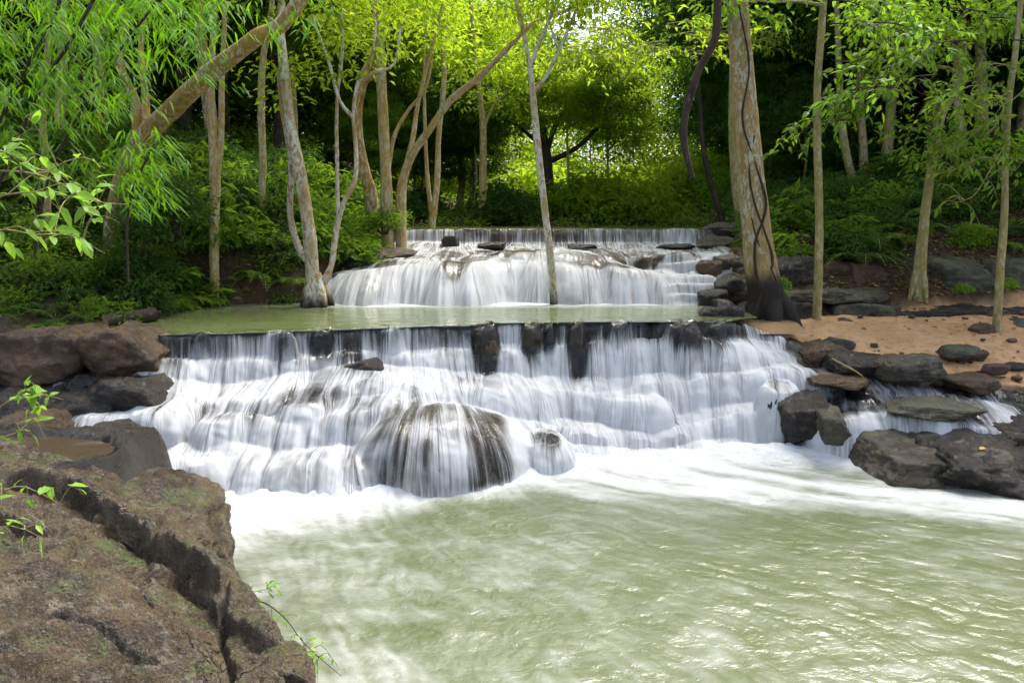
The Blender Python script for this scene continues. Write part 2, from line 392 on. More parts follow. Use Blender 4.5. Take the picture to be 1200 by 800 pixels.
STN = [  # x, ledges from lip down: (D, ztop, zbottom, width)
 (-5.8, [(10.5, 1.60, 1.30, .12), (10.2, 1.25, 1.05, .2), (9.9, 1.0, .85, .2), (9.3, .80, .55, .3), (8.6, .5, -.06, .3)]),
 (-4.6, [(10.65, 1.60, 1.28, .10), (10.45, 1.26, 1.10, .2), (10.0, 1.02, .85, .25), (9.5, .78, .52, .3), (9.05, .45, -.06, .35)]),
 (-3.3, [(10.85, 1.60, 1.30, .10), (10.7, 1.27, 1.02, .22), (10.1, .95, .74, .3), (9.55, .66, .42, .3), (9.0, .36, -.06, .42)]),
 (-2.2, [(11.15, 1.60, 1.30, .10), (11.0, 1.28, 1.12, .2), (10.3, 1.06, .90, .3), (9.6, .80, .5, .3), (9.1, .42, -.06, .42)]),
 (-1.5, [(11.35, 1.60, 1.28, .10), (11.2, 1.25, 1.08, .2), (10.4, 1.04, .92, .3), (9.6, .85, .45, .3), (9.2, .38, -.06, .4)]),
 (-.3, [(11.72, 1.60, 1.30, .10), (11.58, 1.27, .98, .28), (10.7, .85, .68, .35), (10.1, .58, .38, .35), (9.6, .30, -.06, .5)]),
 (.6, [(11.85, 1.60, 1.32, .10), (11.7, 1.29, .86, .32), (11.05, .76, .45, .32), (10.6, .38, .2, .3), (10.2, .16, -.06, .45)]),
 (1.5, [(11.95, 1.60, 1.36, .10), (11.82, 1.34, .84, .36), (11.2, .70, .34, .3), (10.8, .28, .12, .3), (10.4, .1, -.06, .4)]),
 (2.6, [(12.0, 1.60, 1.38, .10), (11.88, 1.36, .88, .36), (11.35, .78, .40, .3), (11.0, .36, .12, .26), (10.6, .09, -.06, .4)]),
 (3.3, [(12.1, 1.60, 1.36, .16), (11.9, 1.30, .98, .36), (11.4, .88, .52, .32), (11.05, .46, .10, .26), (10.75, .08, -.06, .4)]),
 (3.9, [(12.5, 1.40, 1.25, .2), (12.0, 1.15, .98, .3), (11.4, .90, .66, .34), (11.0, .60, .12, .22), (10.7, .08, -.06, .4)]),
 (4.6, [(12.3, 1.25, 1.15, .3), (11.9, 1.05, .96, .3), (11.3, .92, .80, .3), (10.9, .74, .62, .2), (10.35, .56, -.06, .22)]),
 (5.3, [(12.0, 1.0, .95, .3), (11.6, .92, .88, .3), (11.2, .85, .78, .3), (10.8, .74, .66, .2), (10.15, .56, -.06, .24)]),
 (6.2, [(12.0, .95, .9, .3), (11.6, .88, .84, .3), (11.2, .80, .74, .3), (10.7, .70, .64, .2), (9.9, .50, -.06, .3)]),
 (8.2, [(12.0, .95, .9, .3), (11.6, .88, .84, .3), (11.2, .80, .74, .3), (10.5, .66, .60, .2), (9.6, .46, -.06, .4)]),
]
LIPB = [(-4.2, 10.72, 1.2, .2, .16, .47), (-3.2, 10.85, 1.2, .3, .14, .46), (-2.62, 11.02, 1.2, .2, .15, .48), (-1.75, 11.25, 1.2, .25, .14, .46), (-.37, 11.62, 1.0, .24, .26, .68), (.3, 11.78, 1.1, .2, .2, .58), (.55, 11.8, 1.1, .13, .16, .55), (.98, 11.84, 1.1, .17, .2, .57), (1.6, 11.9, 1.2, .22, .16, .46), (2.55, 11.9, 1.1, .33, .24, .58), (3.1, 12.0, 1.1, .2, .2, .55)]
BOULD = [(-.84, 9.76, .0, 1.08, 1.0, .82), (.36, 9.95, -.12, .5, .5, .58), (-3.5, 9.75, .3, .6, .5, .5), (-2.65, 10.0, .45, .55, .6, .5),
         (-3.55, 9.0, 0, .33, .3, .42), (3.75, 11.0, .3, .34, .36, .62), (4.55, 10.5, .1, .6, .5, .55), (1.7, 11.1, .3, .6, .45, .42), (-4.3, 9.7, .5, .5, .5, .45)] + LIPB
res = .0135
X, Y = np.meshgrid(np.arange(-5.8, 8.2, res), np.arange(8.2, 13.0, res))
H1, LIP1 = cascade(X, Y, STN, 3)
lumps = .10*n2(X, Y, 1.5, 4, 71)*sstep(0.05, .3, LIP1-Y)
H1 = bumps(H1+lumps, X, Y, BOULD)
# right side: the shallow channel between sand and slabs
u, v, q = march(X, Y, H1, LIP1, None, gain=2.1, decay=1.5, base=.1)
down = sstep(.02, .35, LIP1-Y)
cov = .38 + .60*n2(u, v*.25, 1.7, 3, 90) + .24*n2(u, v*.4, 7, 2, 93) + q*.78
cov = cov - (.05+.10*sstep(-.2, .8, X) - .12*n2(X, X*0, 3.3, 3, 98))*sstep(1.22, 1.4, H1)
cov = cov*sstep(-.02, .06, LIP1-Y)
def spot(cx, cy_, rx, ry): return np.exp(-(((X-cx)/rx)**2+((Y-cy_)/ry)**2)**2)
dry = .75*spot(-.2, 9.4, .26, .7) + .8*spot(.42, 9.85, .22, .38) + .18*spot(-.9, 9.7, .7, .6) + .3*spot(-4.55, 9.6, .4, .45)
for b_, k_ in zip(LIPB, (.25, .05, .3, .1, 1, .8, .5, .9, .1, .4, .2)): dry = dry + k_*spot(b_[0], b_[1]-.08, b_[3]*.8, b_[4]+.1)
dry += .5*spot(3.75, 10.95, .22, .35)  + .4*spot(-2.6, 9.9, .5, .3) + .5*spot(4.6, 10.6, .5, .3)
dry += .4*spot(-3.5, 9.7, .5, .22)
right = sstep(3.9, 4.8, X)
cov = cov - dry - right*.18*sstep(10.3, 10.8, Y) - .6*sstep(.2, -.4, X+5.3)
cov = cov + .22*sstep(.9, .6, H1)*sstep(.4, 1.0, X)*(1-right)
cov = np.clip(cov, 0, .93)
cov = np.maximum(cov, sstep(.16, .0, H1)*.95*(1-.6*right))*sstep(-.02, .05, LIP1-Y)
Hw = H1 + .012
msk = (H1 > -.05) & (Y < LIP1+.12) & ~((X > 3.55) & (Y > pl([(3.5, 12.7), (4.2, 12.35), (4.7, 11.45), (5.6, 11.15), (7, 11.2), (8.2, 11.4)], X)))
Yw = Y - down*(.045*n2(u, v*.25, 6, 3, 95) + .02*n2(u, v*.4, 20, 2, 96))
o = grid_obj("waterfall", X, Yw, Hw, M_fall, {"flow": np.stack([u, v, u*0], -1), "cov": cov}, msk)
tag(o, "wide white main waterfall pouring over the near rock ledge", "waterfall", kind="structure")
bedrough = .05*n2(X, Y, 3.2, 4, 33, .55) + .03*n2(X, Y, 9, 3, 37, ridged=True) + .012*n2(X, Y, 34, 3, 39)
Hb = H1 - .06 - .08*cov + bedrough*(1-.85*np.clip(cov*1.3, 0, 1))
sl = (slice(None, None, 2), slice(None, None, 2))
def erode(A, n):
    B = A.copy()
    for k in range(1, n+1):
        B[:-k] = np.minimum(B[:-k], A[k:]); B[k:] = np.minimum(B[k:], A[:-k]); B[:, :-k] = np.minimum(B[:, :-k], A[:, k:]); B[:, k:] = np.minimum(B[:, k:], A[:, :-k])
    return B
Hb = np.minimum(Hb, erode(H1, 3)+.07) - .03*down*np.clip(cov*1.5, 0, 1)
o = grid_obj("riverbed", X[sl], Y[sl], np.maximum(Hb, -.3)[sl], M_bed, None, (Y < LIP1+.3)[sl]); tag(o, "dark wet rock ledges beneath the main waterfall", "riverbed", kind="structure")

STN2 = [
 (-4.4, [(19.6, 2.83, 2.55, .2), (18.7, 2.50, 2.44, .2), (15.7, 2.30, 2.15, .3), (15.1, 2.0, 1.53, .6)]),
 (-3.9, [(19.3, 2.83, 2.55, .2), (18.6, 2.50, 2.44, .2), (16.4, 2.20, 2.0, .4), (15.6, 1.85, 1.53, .7)]),
 (-3.3, [(19.3, 2.83, 2.55, .2), (18.6, 2.50, 2.44, .2), (16.1, 2.28, 2.16, .4), (15.35, 2.08, 1.53, .9)]),
 (-2.5, [(19.3, 2.83, 2.55, .2), (18.6, 2.50, 2.44, .2), (15.9, 2.34, 2.28, .3), (15.3, 2.25, 1.53, 1.05)]),
 (-1.0, [(19.3, 2.83, 2.52, .2), (18.6, 2.50, 2.44, .2), (15.9, 2.40, 2.36, .3), (15.2, 2.34, 1.53, .9)]),
 (.2, [(19.3, 2.83, 2.52, .2), (18.7, 2.50, 2.44, .2), (16.0, 2.40, 2.32, .3), (15.3, 2.30, 1.53, .9)]),
 (1.8, [(19.3, 2.83, 2.52, .2), (18.4, 2.50, 2.44, .2), (15.9, 2.40, 2.30, .25), (15.2, 2.22, 1.53, .75)]),
 (3.2, [(19.2, 2.83, 2.52, .2), (18.6, 2.50, 2.44, .2), (15.7, 2.38, 2.05, .3), (15.1, 1.98, 1.53, .6)]),
 (4.4, [(19.0, 2.83, 2.52, .3), (18.3, 2.50, 2.44, .3), (15.8, 2.38, 2.00, .4), (15.1, 1.92, 1.53, .5)]),
 (5.4, [(19.0, 2.83, 2.6, .3), (18.3, 2.55, 2.5, .3), (15.8, 2.4, 2.1, .4), (15.1, 1.95, 1.53, .5)]),
]
B2 = [(-1.0, 15.0, 1.5, .45, .42, .62), (-3.1, 15.0, 1.5, .4, .4, .4), (2.9, 14.9, 1.5, .35, .35, .35), (.9, 14.8, 1.45, .5, .4, .4)]
res2 = .02
X, Y = np.meshgrid(np.arange(-4.3, 5.3, res2), np.arange(13.9, 20.2, res2))
H2, LIP2 = cascade(X, Y, STN2, 203, wig=.3, col=.09)
# terraces on the slab and stepped right end
H2 = H2 + (.05*n2(X, Y, 1.6, 3, 77) - .02)*sstep(.1, .5, LIP2-Y)*sstep(1.7, 2.1, H2)
stp = sstep(2.6, 3.4, X)*sstep(1.56, 1.7, H2)*sstep(2.5, 2.35, H2)
H2 = H2 + stp*.07*np.sin(H2*38+3*n2(X, Y, 1.4, 2, 8))/1.0
H2 = bumps(H2, X, Y, B2)
u, v, q = march(X, Y, H2, LIP2, None, gain=1.9, decay=2.0)
cov = .44 + .42*n2(u, v*.2, 1.6, 3, 190) + .24*n2(u, v*.4, 6, 2, 193) + q*.72 + .22*sstep(15.2, 15.0, Y)
cov = cov - .06*sstep(15.6, 16.2, Y)*sstep(18.4, 18.0, Y)
cov = cov - .8*spot(-1.0, 14.9, .25, .5) - .4*spot(-.3, 15.75, .8, .14) - .3*spot(1.9, 15.1, 1.0, .2) - .5*spot(2.8, 15.75, .8, .12)
cov = np.clip(cov, 0, .9); cov = np.maximum(cov, sstep(.16, .02, H2-1.53)*.92)*sstep(-.02, .06, LIP2-Y)
inn = (X > shoreL(Y)-.1) & (X < shoreR(Y)+.15)
msk = (H2 > 1.56) & (Y < LIP2+.1) & inn
o = grid_obj("waterfall", X, Y, H2+.012, M_fall, {"flow": np.stack([u, v, u*0], -1), "cov": cov}, msk)
tag(o, "upper white waterfall curtain with stepped slab behind the leaning sapling", "waterfall", kind="structure")
Hb = H2 - .04 - .05*cov + .045*n2(X, Y, 3, 4, 133, .55) + .03*n2(X, Y, 8, 3, 137, ridged=True)
Mb2 = rock_mat("riverbed_rock_brown", (.06, .035, .02), (.16, .085, .04), (.28, .15, .07), .1, .7)
o = grid_obj("riverbed", X, Y, np.maximum(Hb, 1.4), Mb2, None, (Y < LIP2+.3) & (X > shoreL(Y)-.5) & (X < shoreR(Y)+.5)); tag(o, "brown wet rock terraces beneath the upper waterfall", "riverbed", kind="structure")

# ------------------------------------------------------------------ pools
def bil(A, fx, fy):
    ny, nx = A.shape; fx = np.clip(fx, 0, nx-1.001); fy = np.clip(fy, 0, ny-1.001)
    i = fx.astype(int); j = fy.astype(int); a = fx-i; b = fy-j
    return (A[j, i]*(1-a)+A[j, i+1]*a)*(1-b)+(A[j+1, i]*(1-a)+A[j+1, i+1]*a)*b
def lic(noise, VX, VY, n=26, step=1.0):
    ny, nx = noise.shape; out = noise.copy(); cnt = 1
    J, I = np.mgrid[0:ny, 0:nx].astype(float)
    for s in (1, -1):
        x, y = I.copy(), J.copy()
        for k in range(n):
            vx = bil(VX, x, y); vy = bil(VY, x, y); x = x+s*vx*step; y = y+s*vy*step
            out = out + bil(noise, x, y); cnt += 1
    out /= cnt; out = (out-out.mean())/out.std()
    return out
rs = np.random.RandomState(5)
res = .022
X, Y = np.meshgrid(np.arange(-5.5, 10.5, res), np.arange(2.2, 11.6, res))
psi = n2(X, Y, .8, 3, 301)*.55
gy_, gx_ = np.gradient(psi, res)
ax = pl([(-4, .0), (-2, .15), (0, .45), (1.5, 1.2), (4, 2.2), (8, 2.4)], X)*sstep(3, 8.5, Y) + .25
VX = ax + gy_*1.1; VY = -1 - gx_*1.1
m_ = np.sqrt(VX**2+VY**2)+1e-6; VX /= m_; VY /= m_
nzb = blur(rs.rand(*X.shape), 1); nzc = blur(rs.rand(*X.shape), 4)
li = .75*lic(nzb/nzb.std(), VX, VY, 12, 1.0) + .35*lic(nzc/nzc.std(), VX, VY, 12, 1.6)
lo_ = lic(nzc/nzc.std(), VX, VY, 30, 2.0)*sstep(-1, 1, X)*sstep(8, 9.2, Y)
li = np.clip(.5+.13*lo_+.10*li + .20*n2(X+.2*n2(X, Y, 1.3, 3, 15), Y*1.9, 3.6, 5, 70, .65) + .12*n2(X*.8+.1*n2(X, Y, 4, 2, 6), Y*1.3, 7, 3, 69, .6, True), 0, 1)
baseY = np.interp(X, [s[0] for s in STN], [s[1][4][0]-s[1][4][3] for s in STN])
d = baseY - Y
reach = pl([(-5, 1.3), (-3, 1.5), (-1.8, .95), (-.7, .35), (.2, .5), (1.0, 1.1), (2.5, 1.35), (4, 1.0), (5, .5), (6, .3), (9, .3)], X)
foam = np.exp(-np.maximum(d, 0)/np.maximum(reach, .05))*.98
# white tongue drifting to the right across the pool
tx = X-.3; tail = np.exp(-((Y-(9.7-.22*np.maximum(tx, 0)))/(.62+.05*np.maximum(tx, 0)))**2)*sstep(-.3, .8, tx)*.66
foam = np.maximum(foam, tail + .22*n2(X, Y, .8, 3, 61))
foam = np.maximum(foam, .20+.10*n2(X, Y, .7, 3, 67)+.13*n2(X+.12*n2(X, Y, 3, 2, 5), Y*1.6, 3.2, 4, 68, .65) + .13*sstep(2.0, -2, X)*sstep(9, 6, Y)*1.0)  # pale patches over open water: blurred sky reflections put into the foam colour
foam = np.clip(foam, 0, 1)
mound = np.exp(-(np.maximum(d-.02, 0)/.28)**1.3)*sstep(-.5, -.1, d)*(.075+.09*n2(X, Y, 2.6, 4, 640, .6))
Z = np.clip(mound, 0, .3)*(1-.6*sstep(4.2, 5, X)) + .018*n2(X, Y, 2.2, 3, 62) + .010*li*(1-foam) + .05*sstep(.6, 1, foam)*(1+n2(X, Y, 3, 3, 64))
o = grid_obj("water", X, Y, Z, M_pool, {"foam": foam, "lic": li}); tag(o, "murky green plunge pool streaked with white foam and painted pale reflections", "water", kind="structure")

def pool_strip(name, x0, x1, nx, yf, yb, ny, z, mat, label, foamf, seed):
    xx = np.linspace(x0, x1, nx); T = np.linspace(0, 1, ny)[:, None]
    X = np.repeat(xx[None], ny, 0); yf_ = yf(xx)[None]; Y = yf_ + (yb-yf_)*T
    nz = n2(X*.5, Y*2.2, 2.4, 4, seed); li = np.clip(.5+.5*nz, 0, 1)
    o = grid_obj(name, X, Y, z+.006*n2(X, Y, 3, 2, seed+1), mat, {"foam": np.clip(foamf(X, Y), 0, 1), "lic": li})
    return tag(o, label, "water", kind="structure")
def lipf(st, seed, wig, col): 
    def f(xx):
        Xl = xx[None]; _, L = cascade(Xl, Xl*0+5, st, seed, wig, col); return L[0]+.0
    return f
b2 = lambda X: np.interp(X, [s[0] for s in STN2], [s[1][3][0]-s[1][3][3] for s in STN2])
pool_strip("water", -6.2, 3.85, 700, lipf(STN, 3, .16, .07), 15.3, 200, 1.596, M_pool2, "still olive green pool between the two waterfalls",
           lambda X, Y: .14 + .9*np.exp(-np.maximum(b2(X)-Y, 0)/.22)*sstep(-3.9, -3.4, X)*sstep(4.2, 3.8, X) + .1*sstep(13, 14, Y), 401)
pool_strip("water", -6, 8, 200, lipf(STN2, 203, .3, .09), 25, 60, 2.826, M_pool2, "thin sheet of pool water above the topmost ledge", lambda X, Y: X*0+.1, 431)
# thin brown pool in a rock basin behind the near left rocks
X, Y = np.meshgrid(np.arange(-6.6, -3.3, .02), np.arange(6.4, 8.7, .02))
el = np.sqrt(((X+5.0)/1.15)**2+((Y-7.5)/.55)**2)+.25*n2(X, Y, 1.6, 3, 811)
Z = .97+.06*n2(X, Y, 2, 4, 812)+.03*n2(X, Y, 8, 4, 813, .6, True) - .14*sstep(1.1, .8, el) - 1.2*sstep(-3.9, -3.5, X+.15*n2(X, Y, 2, 3, 814)) - .9*sstep(8.3, 8.6, Y)
o = grid_obj("rock_shelf", X, Y, Z, M_rock_dark); tag(o, "low dark rock shelf holding a brown puddle", "rock")
X, Y = np.meshgrid(np.linspace(-6.2, -3.7, 60), np.linspace(6.8, 8.2, 50)); el = np.sqrt(((X+5.0)/1.1)**2+((Y-7.5)/.52)**2)
M_brownw = pool_mat("brown_pool_water", (.055, .038, .025), (.08, .055, .035), .5, 6, .2, .04, .08)
o = grid_obj("water", X, Y, X*0+.925, M_brownw, {"foam": np.clip(.05+.5*sstep(7.6, 7.9, Y)*(n2(X, Y, 3, 3, 3)+.4), 0, 1), "lic": np.clip(.5+.5*n2(X, Y, 3, 3, 81), 0, 1)}, el < 1.0)
tag(o, "shallow brown puddle behind the big brown rock", "water", kind="structure")
# shallow run over the sand by the big tree
X, Y = np.meshgrid(np.linspace(3.3, 4.6, 50), np.linspace(12.3, 14.2, 60))
M_sandw = pool_mat("sandy_water", (.30, .19, .10), (.36, .24, .13), .6, 6, .2, .04, .12)
Zs = 1.46 - .1*sstep(12.9, 12.3, Y)
o = grid_obj("water", X, Y, Zs, M_sandw, {"foam": np.clip(.05+.2*sstep(12.8, 12.4, Y), 0, 1), "lic": np.clip(.5+.5*n2(X, Y, 3, 3, 82), 0, 1)})
tag(o, "sandy shallow water in front of the big tree foot", "water", kind="structure")
#CUT2
# ------------------------------------------------------------------ boulders
_ico = {}
def ico(sub):
    if sub not in _ico:
        bm = bmesh.new(); bmesh.ops.create_icosphere(bm, subdivisions=sub, radius=1)
        bm.verts.ensure_lookup_table()
        V = np.array([v.co[:] for v in bm.verts]); F = np.array([[v.index for v in f.verts] for f in bm.faces]); bm.free()
        _ico[sub] = (V/np.linalg.norm(V, axis=1)[:, None], F)
    return _ico[sub]
def boulder_mesh(seed, size, planes=11, sub=5, rough=.07, soft=0.06, flat=.0):
    V, F = ico(sub); r = np.random.RandomState(seed)
    N = r.randn(planes, 3); N /= np.linalg.norm(N, axis=1)[:, None]
    hgt = r.uniform(.80, 1.08, planes)
    A = np.array([[1, 0, 0], [-1, 0, 0], [0, 1, 0], [0, -1, 0], [0, 0, 1], [0, 0, -1]])+r.randn(6, 3)*.27; A /= np.linalg.norm(A, axis=1)[:, None]
    N = np.vstack([A, N]); hgt = np.append(r.uniform(.70, .92, 6), hgt)
    if flat: N = np.vstack([N, [[r.uniform(-.12, .12), r.uniform(-.2, .05), 1]]]); N[-1] /= np.linalg.norm(N[-1]); hgt = np.append(hgt, 1-flat)
    dn = V@N.T; rr = np.where(dn > .05, hgt/np.maximum(dn, .05), 9)
    rr = np.c_[rr, np.full(len(V), 1.22)]
    k = 2.6/soft; rm = rr.min(1); m = rm - np.log(np.exp(-(rr-rm[:, None])*k).sum(1))/k
    P = V*m[:, None]
    s = np.array(size); Q = P*s
    f = 1/max(.25, s.mean())
    big = fbm(Q*f*1.1+seed, 3, seed); mid = fbm(Q*f*3.2+seed, 4, seed+5, ridged=True); lay = fbm(np.c_[Q[:, 0]*f*.8, Q[:, 1]*f*.8, Q[:, 2]*f*6]+seed, 3, seed+9)
    disp = rough*(big*1.3 + mid*.7 + lay*.9)*s.mean()*1.35 + .012*fbm(Q*9, 3, seed+3)*min(1, s.mean()*2)
    tn = fbm(np.c_[Q[:, 0]*f*.9, Q[:, 1]*f*.9, Q[:, 2]*f*1.8]*1.3+seed*.7, 3, seed+21); disp = disp + s.mean()*.42*(terr(tn, 8, .18)-tn*.8)
    return Q + V*disp[:, None], F
def rot_z(V, a):
    c, s = math.cos(a), math.sin(a); R_ = np.array([[c, -s, 0], [s, c, 0], [0, 0, 1]]); return V@R_.T
GR = {}
def boulder(px, yt, yb, w, D, mat, label, seed, group=None, depth=None, sub=5, planes=11, rough=.07, soft=.06, flat=0., rot=None, tilt=(0, 0), name="boulder", sink=.25):
    m = PXM(D); c = W(px, (yt+yb)/2, D); dp = depth or w*m*.42; hh = (yb-yt)*m
    hh = max((.5 if flat >= .2 else .72)*hh, hh-(1.5 if flat >= .2 else .8)*dp*(EYE-c[2])/D)
    sz = (w*m/2*1.07, dp, hh/2*(1+sink)); c[2] -= hh/2*sink
    V, F = boulder_mesh(seed, sz, planes, sub, rough, soft, flat)
    if tilt[0] or tilt[1]:
        a, b = tilt; V = V@np.array([[1, 0, 0], [0, math.cos(a), math.sin(a)], [0, -math.sin(a), math.cos(a)]]); V = V@np.array([[math.cos(b), 0, math.sin(b)], [0, 1, 0], [-math.sin(b), 0, math.cos(b)]])
    if rot: V = rot_z(V, rot)
    o = link(name, mesh_np(name, V, F, (mat,))); o.location = c
    return tag(o, label, "rock", group)

D_, Bn, Ms, Gy, Rd, Fg = M_rock_dark, M_rock_brown, M_rock_mossy, M_rock_grey, M_rock_red, M_rock_fg
g1 = "boulders along the right bank"
boulder(922, 296, 345, 100, 15.4, D_, "blocky dark boulder just right of the big trunk's foot", 11, g1, flat=.15, depth=.7)
boulder(985, 304, 334, 50, 15.2, Bn, "rounded tan boulder between slim pale trunk and reddish rock", 12, g1)
boulder(1012, 302, 342, 40, 15.0, Rd, "upright reddish brown boulder left of the large dark block", 13, g1, planes=8)
boulder(1050, 298, 340, 72, 15.3, D_, "large dark square boulder behind the crooked tree's left side", 14, g1, flat=.1)
boulder(1122, 300, 346, 84, 14.9, Ms, "olive mossy square boulder right of the crooked tree", 15, g1, planes=7, flat=.1)
boulder(1188, 302, 352, 96, 14.9, Ms, "mossy dark boulder behind the thin right-hand sapling", 16, g1, flat=.1)
g2 = "wet rock slabs at the back of the sand"
boulder(915, 342, 384, 110, 14.3, D_, "long wet dark slab right beside the big trunk's foot", 21, g2, flat=.3, depth=.8)
boulder(960, 333, 352, 150, 14.7, Gy, "thin flat grey slab under the tan boulder", 22, g2, flat=.3, depth=.8)
boulder(1005, 348, 376, 72, 14.1, Ms, "green tinted slab right of the slim pale trunk", 23, g2, flat=.25)
boulder(1078, 352, 380, 150, 14.2, D_, "low layered dark slab in front of crooked tree", 24, g2, flat=.3, depth=.7)
boulder(1160, 352, 390, 140, 14.1, D_, "broad dark slab behind the small reddish stone", 25, g2, flat=.3, depth=.7)
boulder(1040, 370, 384, 100, 13.9, Gy, "low grey slab edge dipping into the sand", 28, g2, flat=.3, depth=.5)
boulder(1204, 372, 394, 50, 13.3, Ms, "mossy rock at the sand's right end", 26, sub=4)
boulder(1150, 377, 393, 28, 12.9, Rd, "small smooth reddish stone leaning on the thin sapling", 27, sub=4)
boulder(986, 371, 385, 22, 13.5, Ms, "small mossy stone alone on sand by slim trunk", 29, sub=4)
g3 = "rocks beside the upper fall's right edge"
for i, (a, t_, b_, w_, d_, mt, lb) in enumerate([
    (836, 336, 362, 34, 14.2, D_, "dark wet rock at the upper fall's lower right corner"),
    (857, 322, 345, 40, 14.6, D_, "wet rock directly left of the big trunk at half height"),
    (850, 350, 378, 34, 13.9, D_, "dark rock by the pool corner beside big trunk"),
    (872, 356, 376, 26, 13.9, Gy, "grey rock touching the big trunk's left root"),
    (832, 305, 322, 26, 15.3, Bn, "brown rock at the right end of the fall's crest"),
    (852, 298, 316, 34, 15.5, Gy, "flat grey rock left of trunk above the crest"),
    (868, 330, 352, 34, 14.6, Bn, "brown rock tucked against trunk's left side"),
    (846, 364, 376, 22, 13.2, D_, "little wet stone at the pool's right outlet")]):
    boulder(a, t_, b_, w_, d_, mt, lb, 40+i, g3, sub=4)
boulder(842, 358, 384, 56, 12.75, D_, "dark rock closing the green pool's right end", 59, depth=.3)
boulder(855, 262, 276, 66, 19.2, Gy, "pale flat slab at the top ledge's right end", 51, flat=.3, depth=.8)
boulder(850, 276, 291, 62, 18.4, Gy, "layered grey slab below the top ledge's right end", 52, flat=.3, depth=.7)
boulder(792, 286, 291, 40, 17.4, D_, "low dark rock on the slab between the upper falls, right one", 54, sub=4, flat=.2)
boulder(680, 286, 291, 36, 17.6, D_, "low dark rock on the slab right of the sapling", 55, sub=4, flat=.2)
boulder(578, 284, 291, 34, 17.6, D_, "low mossy rock on the slab left of the sapling", 56, sub=4, flat=.2)
boulder(528, 275, 289, 20, 18.4, D_, "dark block standing in the topmost fall", 57, sub=4, flat=.1)
g4 = "rocks on the sand bank"
boulder(962, 402, 428, 62, 12.0, Bn, "brown angular rock at the sand edge nearest the small fall", 61, g4)
boulder(984, 394, 410, 32, 12.3, Gy, "small grey cube-like rock on the brown angular rock", 62, g4, sub=4, planes=7)
boulder(1008, 412, 443, 84, 11.6, D_, "dark undercut rock left of the large oblong boulder", 63, g4, planes=9)
boulder(1070, 411, 446, 88, 11.2, Gy, "large oblong grey brown boulder with flat top on sand edge", 64, g4, flat=.15, planes=10)
boulder(1122, 402, 420, 42, 11.8, Ms, "mossy stone on the sand above the oblong boulder's right", 65, g4, sub=4)
boulder(1140, 408, 421, 30, 11.9, Bn, "brown stone touching the mossy sand stone", 66, g4, sub=4)
boulder(1140, 436, 456, 60, 11.0, Bn, "half buried brown rock at the sand's wet lower edge", 67, g4, sub=4)
boulder(1165, 424, 437, 26, 11.3, Rd, "small reddish stone half sunk in sandy slope", 68, g4, sub=4)
boulder(1190, 424, 434, 34, 11.6, D_, "thin dark stone on sand near the frame's right", 69, g4, sub=4)
g5 = "rocks in the stream on the right"
boulder(985, 438, 454, 72, 10.95, Bn, "flat brown wet rock below the sand edge amid rapids", 71, g5, flat=.2)
boulder(936, 452, 514, 50, 10.75, D_, "tall rounded dark rock with water on both sides", 72, g5, soft=.12, depth=.5, rough=.05)
boulder(972, 474, 516, 36, 10.3, Ms, "green angular rock right of the tall dark rounded rock", 73, g5, planes=8, depth=.3)
boulder(1092, 462, 490, 96, 10.35, Ms, "flat mossy rock in the stream above the wide wet slab", 75, g5, flat=.2)
boulder(1095, 496, 562, 176, 9.75, M_rock_grey, "broad wet slab with pointed end jutting into the pool", 76, g5, flat=.25, depth=.75, planes=9, tilt=(.12, .05))
boulder(1165, 500, 584, 176, 9.45, D_, "dark overhanging slab at the pool's right rim", 77, g5, flat=.22, depth=.7, planes=9, tilt=(.1, -.1))
boulder(1205, 478, 540, 150, 10.0, D_, "wet dark slab with thin water film behind the overhanging one", 78, g5, flat=.3, depth=.6)
g6 = "rocks along the main fall's lip"
boulder(425, 419, 445, 42, 10.85, D_, "glossy dark stone sitting in the left white apron", 86, g6, sub=4, sink=.1)
rp = np.random.RandomState(88); PB = []
for k in range(4): PB.append(mesh_np("pebble", *boulder_mesh(300+k, (.05, .04, .03), 8, 3, .06, .06), ((D_, Bn, Gy, Rd)[k],)))
k = 0
while k < 90:
    x_, y_ = rp.uniform(3.6, 10.5), rp.uniform(10.6, 14.2)
    if x_ < shoreR(y_)+.1 or (y_ > 12.2 and rp.rand() < .6): continue
    o = link("pebble", PB[rp.randint(4)]); q_ = rp.uniform(.4, 1.9); o.scale = (q_, q_, q_*.8); o.rotation_euler[2] = rp.uniform(0, 6.28); o.location = (x_, y_, gz(x_, y_)+.01*q_+.015)
    tag(o, "small dark pebble lying on the sand", "pebble", "pebbles on the sand bank"); k += 1
